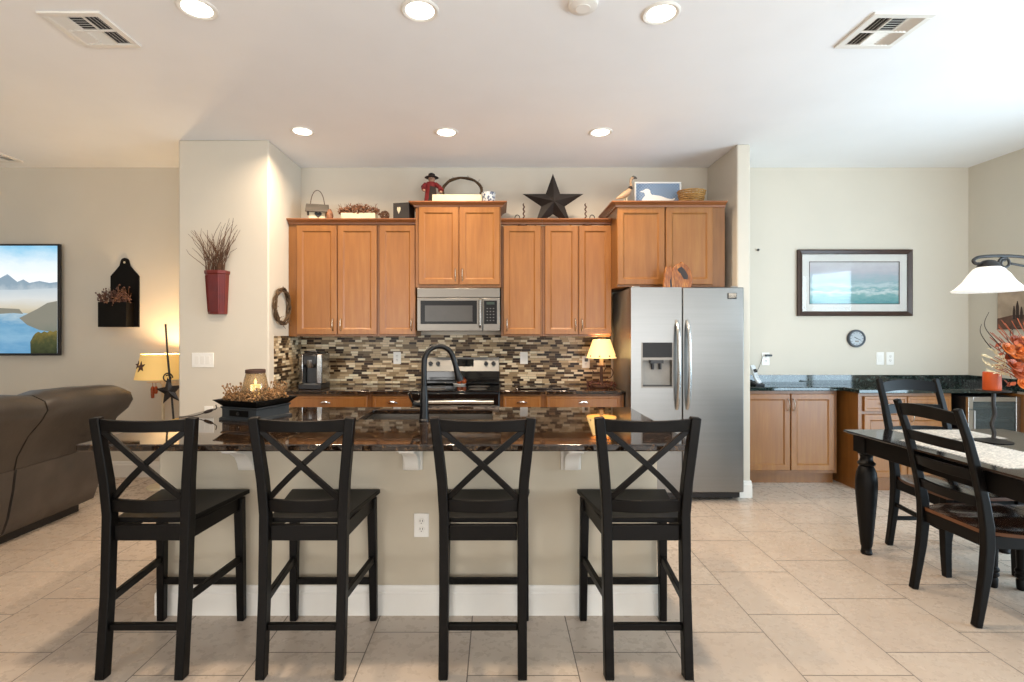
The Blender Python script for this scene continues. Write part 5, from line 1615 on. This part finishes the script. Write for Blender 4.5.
# ------------------------------------------------------------------ dining chairs
def make_chair(front='turned', rails=True):
    """rear feet on y=0, seat towards +y"""
    t = thing('dining_chair', (0, 0, 0), '', 'chair', 'black ladder-back dining chairs')
    ZS = .462
    HW = .1875
    ctrl = [(0, 0.0), (.12, .022), (.25, .043), (.38, .055), (.48, .052), (.60, .034), (.75, .000), (.90, -.040), (1.050, -.092)]
    def py(z):
        for (a, ya), (b, yb) in zip(ctrl[:-1], ctrl[1:]):
            if z <= b: return ya + (yb - ya) * (z - a) / (b - a)
        return ctrl[-1][1]
    for s in (-1, 1):
        pts = [(s * HW, y, z) for z, y in ctrl]
        m = MB(); m.path_bar(pts, [.036, .036, .038, .038, .038, .036, .036, .034, .032], [.034, .038, .044, .050, .050, .044, .038, .033, .028])
        m.build('rear_leg', 'black', t, bevel=.006)
    for s in (-1, 1):
        if front == 'turned':
            m = MB(); m.lathe([(.0005, 0), (.017, 0), (.020, .012), (.022, .05), (.018, .06), (.026, .07), (.026, .082), (.021, .088), (.027, .098), (.027, .110), (.020, .118), (.022, .20), (.026, .30), (.024, .36), (.019, .37), (.0005, .37)], (s * .200, .455, 0), 18)
            m.box(s * .2 - .022, s * .2 + .022, .433, .477, .3695, ZS - .022)
        else:
            m = MB(); m.path_bar([(s * .196, .455, 0), (s * .199, .452, .12), (s * .203, .455, .28), (s * .2, .455, ZS - .022)], [.034, .038, .044, .044], [.032, .038, .044, .044])
        m.build('front_leg', 'black', t, bevel=.003)
    # seat
    m = MB(); nx, ny = 12, 10
    def half(v): return .166 + (.235 - .166) * min(1, v * 3.0) ** .7
    T, B = [], []
    for j in range(ny + 1):
        v = j / ny; y = .045 + (.505 - .045) * v; r1, r2 = [], []
        for i in range(nx + 1):
            u = -1 + 2 * i / nx
            yy = y + .02 * v * (1 - u * u)
            dip = .014 * (math.exp(-((abs(u) - .45) / .3) ** 2)) * math.sin(PI * min(1, v * 1.02)) ** .8
            edge = .004 if abs(u) > .99 or v > .99 or v < .01 else 0
            r1.append(m.v((u * half(v), yy, ZS - dip - edge))); r2.append(m.v((u * half(v) * .985, yy, ZS - .022)))
        T.append(r1); B.append(r2)
    for j in range(ny):
        for i in range(nx):
            m.f([T[j][i], T[j][i + 1], T[j + 1][i + 1], T[j + 1][i]]); m.f([B[j][i], B[j + 1][i], B[j + 1][i + 1], B[j][i + 1]])
    sides = []
    for j in range(ny):
        sides.append(m.f([T[j][0], T[j + 1][0], B[j + 1][0], B[j][0]])); sides.append(m.f([T[j][nx], B[j][nx], B[j + 1][nx], T[j + 1][nx]]))
    for i in range(nx):
        sides.append(m.f([T[0][i], B[0][i], B[0][i + 1], T[0][i + 1]])); sides.append(m.f([T[ny][i], T[ny][i + 1], B[ny][i + 1], B[ny][i]]))
    for f in sides: f.material_index = 1
    m.build('seat', [M['seatwood'], M['seatedge']], t)
    m = MB(); za, zb = ZS - .085, ZS - .0225
    m.box(-HW + .018, HW - .018, .048, .070, za, zb); m.box(-.178, .178, .445, .465, za, zb)
    for s in (-1, 1): m.bar((s * HW, .08, (za + zb) / 2), (s * .2, .434, (za + zb) / 2), .022, zb - za)
    m.build('seat_frame', 'black', t, bevel=.003)
    for z0, z1, arch in ((.965, 1.028, .018), (.832, .886, .006), (.698, .750, .004), (.568, .618, .003)):
        m = MB(); secs = []
        for k in range(13):
            u = -1 + 2 * k / 12; bow = -.030 * (1 - u * u); w = HW - .014
            lift = arch * (1 - u * u)
            secs.append([(u * w, py(z0) + bow - .009, z0 + lift * .7), (u * w, py(z0) + bow + .009, z0 + lift * .7), (u * w, py(z1) + bow + .009, z1 + lift), (u * w, py(z1) + bow - .009, z1 + lift)])
        m.loft(secs); m.build('back_slat', 'black', t, bevel=.002)
    for s in ((-1, 1) if rails else ()):
        MB().bar((s * HW, .052, .275), (s * .2, .436, .255), .016, .026).build('stretcher', 'black', t, bevel=.003)
    if rails: MB().box(-HW + .018, HW - .018, .018, .034, .165, .190).build('stretcher', 'black', t, bevel=.003)
    return t
ca = make_chair('turned', False)
ca.location = (2.312, (Y(180.7) + Y(206.5)) / 2, 0); ca.rotation_euler = (0, 0, -PI / 2)
ca['label'] = 'black ladder-back dining chair nearest the camera, worn wood seat, at the table left side'
cb = make_chair('square')
cb.location = (X(921, 150) , 3.435, 0); cb.rotation_euler = (0, 0, PI)
cb.location.x = 2.82; cb.location.y = 3.45; cb.scale = (1.04, 1, 1.05)
cb['label'] = 'black ladder-back dining chair at the far table end, facing the camera'
cc_ = dup(ca, (3.345, 2.64, 0), PI / 2, 'black dining chair opposite, of which only one turned foot shows under the near seat')

# ------------------------------------------------------------------ on the table
def placemat(x0, x1, y0, y1, label):
    c = ((x0 + x1) / 2, (y0 + y1) / 2, TTOP)
    m = MB(c); n = 24; secs = []
    m.loft([[(x0 + i, y0 + i, z), (x1 - i, y0 + i, z), (x1 - i, y1 - i, z), (x0 + i, y1 - i, z)] for i, z in ((0, TTOP + .0003), (0, TTOP + .003), (.004, TTOP + .004))])
    for k in range(40):
        for (xx, d) in ((x0, -1), (x1, 1)):
            y = y0 + (y1 - y0) * (k + .5) / 40
            m.box(min(xx, xx + d * .014), max(xx, xx + d * .014), y - .002, y + .002, TTOP + .0006, TTOP + .0026)
    o = m.build('placemat', 'lace'); o.location = c
    tag(o, label, 'placemat', 'pale woven placemats')
placemat(2.40, 2.80, 2.42, 3.06, 'pale woven placemat in front of the nearest dining chair')
placemat(2.60, 3.06, 3.10, 3.375, 'pale woven placemat at the far table end, under the orange candle stand')
sc_ = 170.0
cxx, cyy = X(993, sc_), Y(sc_)
t = thing('candle_stand', (cxx, cyy, TTOP + .004 if cyy > 3.1 else TTOP), 'twisted dark metal candle stand on the dining table', 'candle holder')
hst = Z(390, sc_) - TTOP
MB().lathe([(.0005, 0), (.088, 0), (.090, .004), (.05, .010), (.018, .02), (.0005, .02)], (0, 0, 0), 30).build('base', 'blackmetal', t)
MB().tube(smooth_path([(0, 0, .01), (.006, 0, .05), (-.004, .004, .10), (.010, 0, .16), (.0, -.003, .22), (.004, 0, hst - .02)]), .010, 8).build('stem', 'blackmetal', t)
MB().lathe([(.0005, hst - .022), (.03, hst - .014), (.078, hst - .006), (.080, hst - .001), (.0005, hst - .001)], (0, 0, 0), 30).build('plate', 'blackmetal', t)
czz = t.location.z + hst
t = thing('pillar_candle', (cxx - .006, cyy, czz), 'thick orange pillar candle on the twisted stand', 'candle')
MB().lathe([(.0005, 0), (.040, 0), (.042, .004), (.042, .104), (.038, .107), (.030, .097), (.0005, .094)], (0, 0, 0), 28).build('wax', 'orangewax', t)
MB().tube([(0, 0, .095), (.002, 0, .112)], .0015, 5).build('wick', 'slot', t)
# flower arrangement
vx, vy = 3.215, 2.98
t = thing('flower_arrangement', (vx, vy, TTOP), 'autumn arrangement of orange silk flowers and dry twigs in a vase on the table', 'flowers')
MB().lathe([(.0005, 0), (.06, 0), (.075, .03), (.085, .11), (.06, .20), (.04, .24), (.05, .26), (.045, .26), (.035, .24), (.0005, .22)], (0, 0, 0), 28).build('vase', 'copper', t)
sV = FOC / vy
def vp_(px, py, dy=0.0):
    s = FOC / (vy + dy)
    return Vector((X(px, s) - vx, dy, Z(py, s) - TTOP))
m = MB()
stems = [((989, 312), (985, 327), (1004, 350)), ((981.5, 324), (981.5, 335), (1000, 357)), ((1012, 318), (1014, 340), (1020, 360)), ((1030, 312), (1026, 335), (1024, 360)), ((1050, 316), (1040, 340), (1030, 365)), ((1005, 332), (1010, 345), (1018, 362)), ((1020, 326), (1010, 333), (1022, 352))]
for k, tri in enumerate(stems):
    P_ = [vp_(*p, dy=random.uniform(-.05, .05)) for p in tri]
    pts = smooth_path([Vector((0, 0, .22)), P_[2], P_[1], P_[0]], 5)
    n = len(pts)
    m.tube(pts, [.004 - .0028 * i / (n - 1) for i in range(n)], 5)
m.build('dark_twigs', mat('dark_twig', '33261f', .8), t)
m = MB()
for k in range(90):
    c = vp_(random.uniform(988, 1062), random.uniform(318, 376), random.uniform(-.14, .14))
    b0 = Vector((0, 0, .24)).lerp(c, .35)
    m.tube([b0, b0.lerp(c, .6) + Vector((0, 0, .02)), c], .0022, 4)
m.build('orange_stems', mat('rust_stem', 'a5512c', .7, var=.3), t)
m = MB()
def spike(m, base, tip, r):
    base, tip = Vector(base), Vector(tip); L = tip - base
    for k in range(16):
        a = k / 15; c = base + L * a
        off = Vector((random.uniform(-1, 1), random.uniform(-1, 1), random.uniform(-1, 1))) * r * (1 - a * .6)
        m.tube([c, c + L * .15 + off], [.0035, .0015], 4)
for (a, b_) in (((1006, 366), (986, 355)), ((1004, 372), (984, 362)), ((1006, 362), (992, 350)), ((1010, 376), (990, 371)), ((1008, 368), (990, 366))):
    spike(m, vp_(*a, -.03), vp_(*b_, -.10), .03)
q = m.build('dried_grass', 'leaf_c', t); q['kind'] = 'stuff'
def flower(c, r, mt_, seed):
    rnd = random.Random(seed); m = MB()
    tilt = Vector((rnd.uniform(-.5, .3), -1, rnd.uniform(-.1, .8))).normalized()
    u_ = tilt.orthogonal().normalized(); v_ = tilt.cross(u_)
    for ring_, (n, rad, lift) in enumerate(((7, 1.0, .15), (6, .75, .4), (4, .45, .6))):
        for k in range(n):
            a = 2 * PI * k / n + ring_ * .5
            d = u_ * math.cos(a) + v_ * math.sin(a); sd = u_ * -math.sin(a) + v_ * math.cos(a)
            tip = c + d * r * rad + tilt * r * lift
            mid = c + d * r * rad * .55 + tilt * r * (lift * .35)
            w_ = r * .34 * rad + .004
            secs = []
            for p, ww in ((c, .12), (c.lerp(mid, .6), .75), (mid, 1.0), (mid.lerp(tip, .7), .8), (tip, .12)):
                n2 = tilt * .0012
                secs.append([p - sd * w_ * ww - n2, p + sd * w_ * ww - n2, p + sd * w_ * ww * .9 + n2, p - sd * w_ * ww * .9 + n2])
            m.loft(secs)
    m.ball(c + tilt * r * .2, r * .2, 1)
    return m.build('flower', mt_, t)
fl = [(1008, 349, .055, 'leaf_o', -.10), (1019, 352, .075, 'leaf_o', -.08), (1014, 366, .06, 'leaf_r', -.12), (1022, 372, .07, 'leaf_r', -.1), (1030, 358, .08, 'leaf_o', -.05), (1016, 341, .05, 'leaf_r', -.02), (1028, 343, .065, 'leaf_o', .03), (1040, 352, .08, 'leaf_r', 0), (1044, 368, .07, 'leaf_o', -.08), (1036, 380, .07, 'leaf_r', -.12), (1010, 358, .045, 'leaf_r', .02), (1054, 358, .07, 'leaf_o', .05), (1024, 384, .05, 'leaf_o', -.12)]
for i, (px, py, r, mt_, dy) in enumerate(fl): flower(vp_(px, py, dy), r * .72, mt_, i)
m = MB()
for k in range(60):
    c = vp_(random.uniform(996, 1060), random.uniform(338, 388), random.uniform(-.13, .13))
    d = Vector((random.uniform(-1, 1), random.uniform(-1, 1), random.uniform(-.6, .8))).normalized(); sd = d.orthogonal().normalized(); L = random.uniform(.03, .06)
    m.loft([[c - sd * w_, c + sd * w_, c + sd * w_ + d.cross(sd) * .001, c - sd * w_ + d.cross(sd) * .001] if False else [c + d * L * a - sd * w_, c + d * L * a + sd * w_, c + d * L * a + sd * w_ + d.cross(sd) * .001, c + d * L * a - sd * w_ + d.cross(sd) * .001] for a, w_ in ((0, .002), (.4, .012), (.7, .009), (1, .001))])
q = m.build('leaves', 'leaf_r', t); q['kind'] = 'stuff'
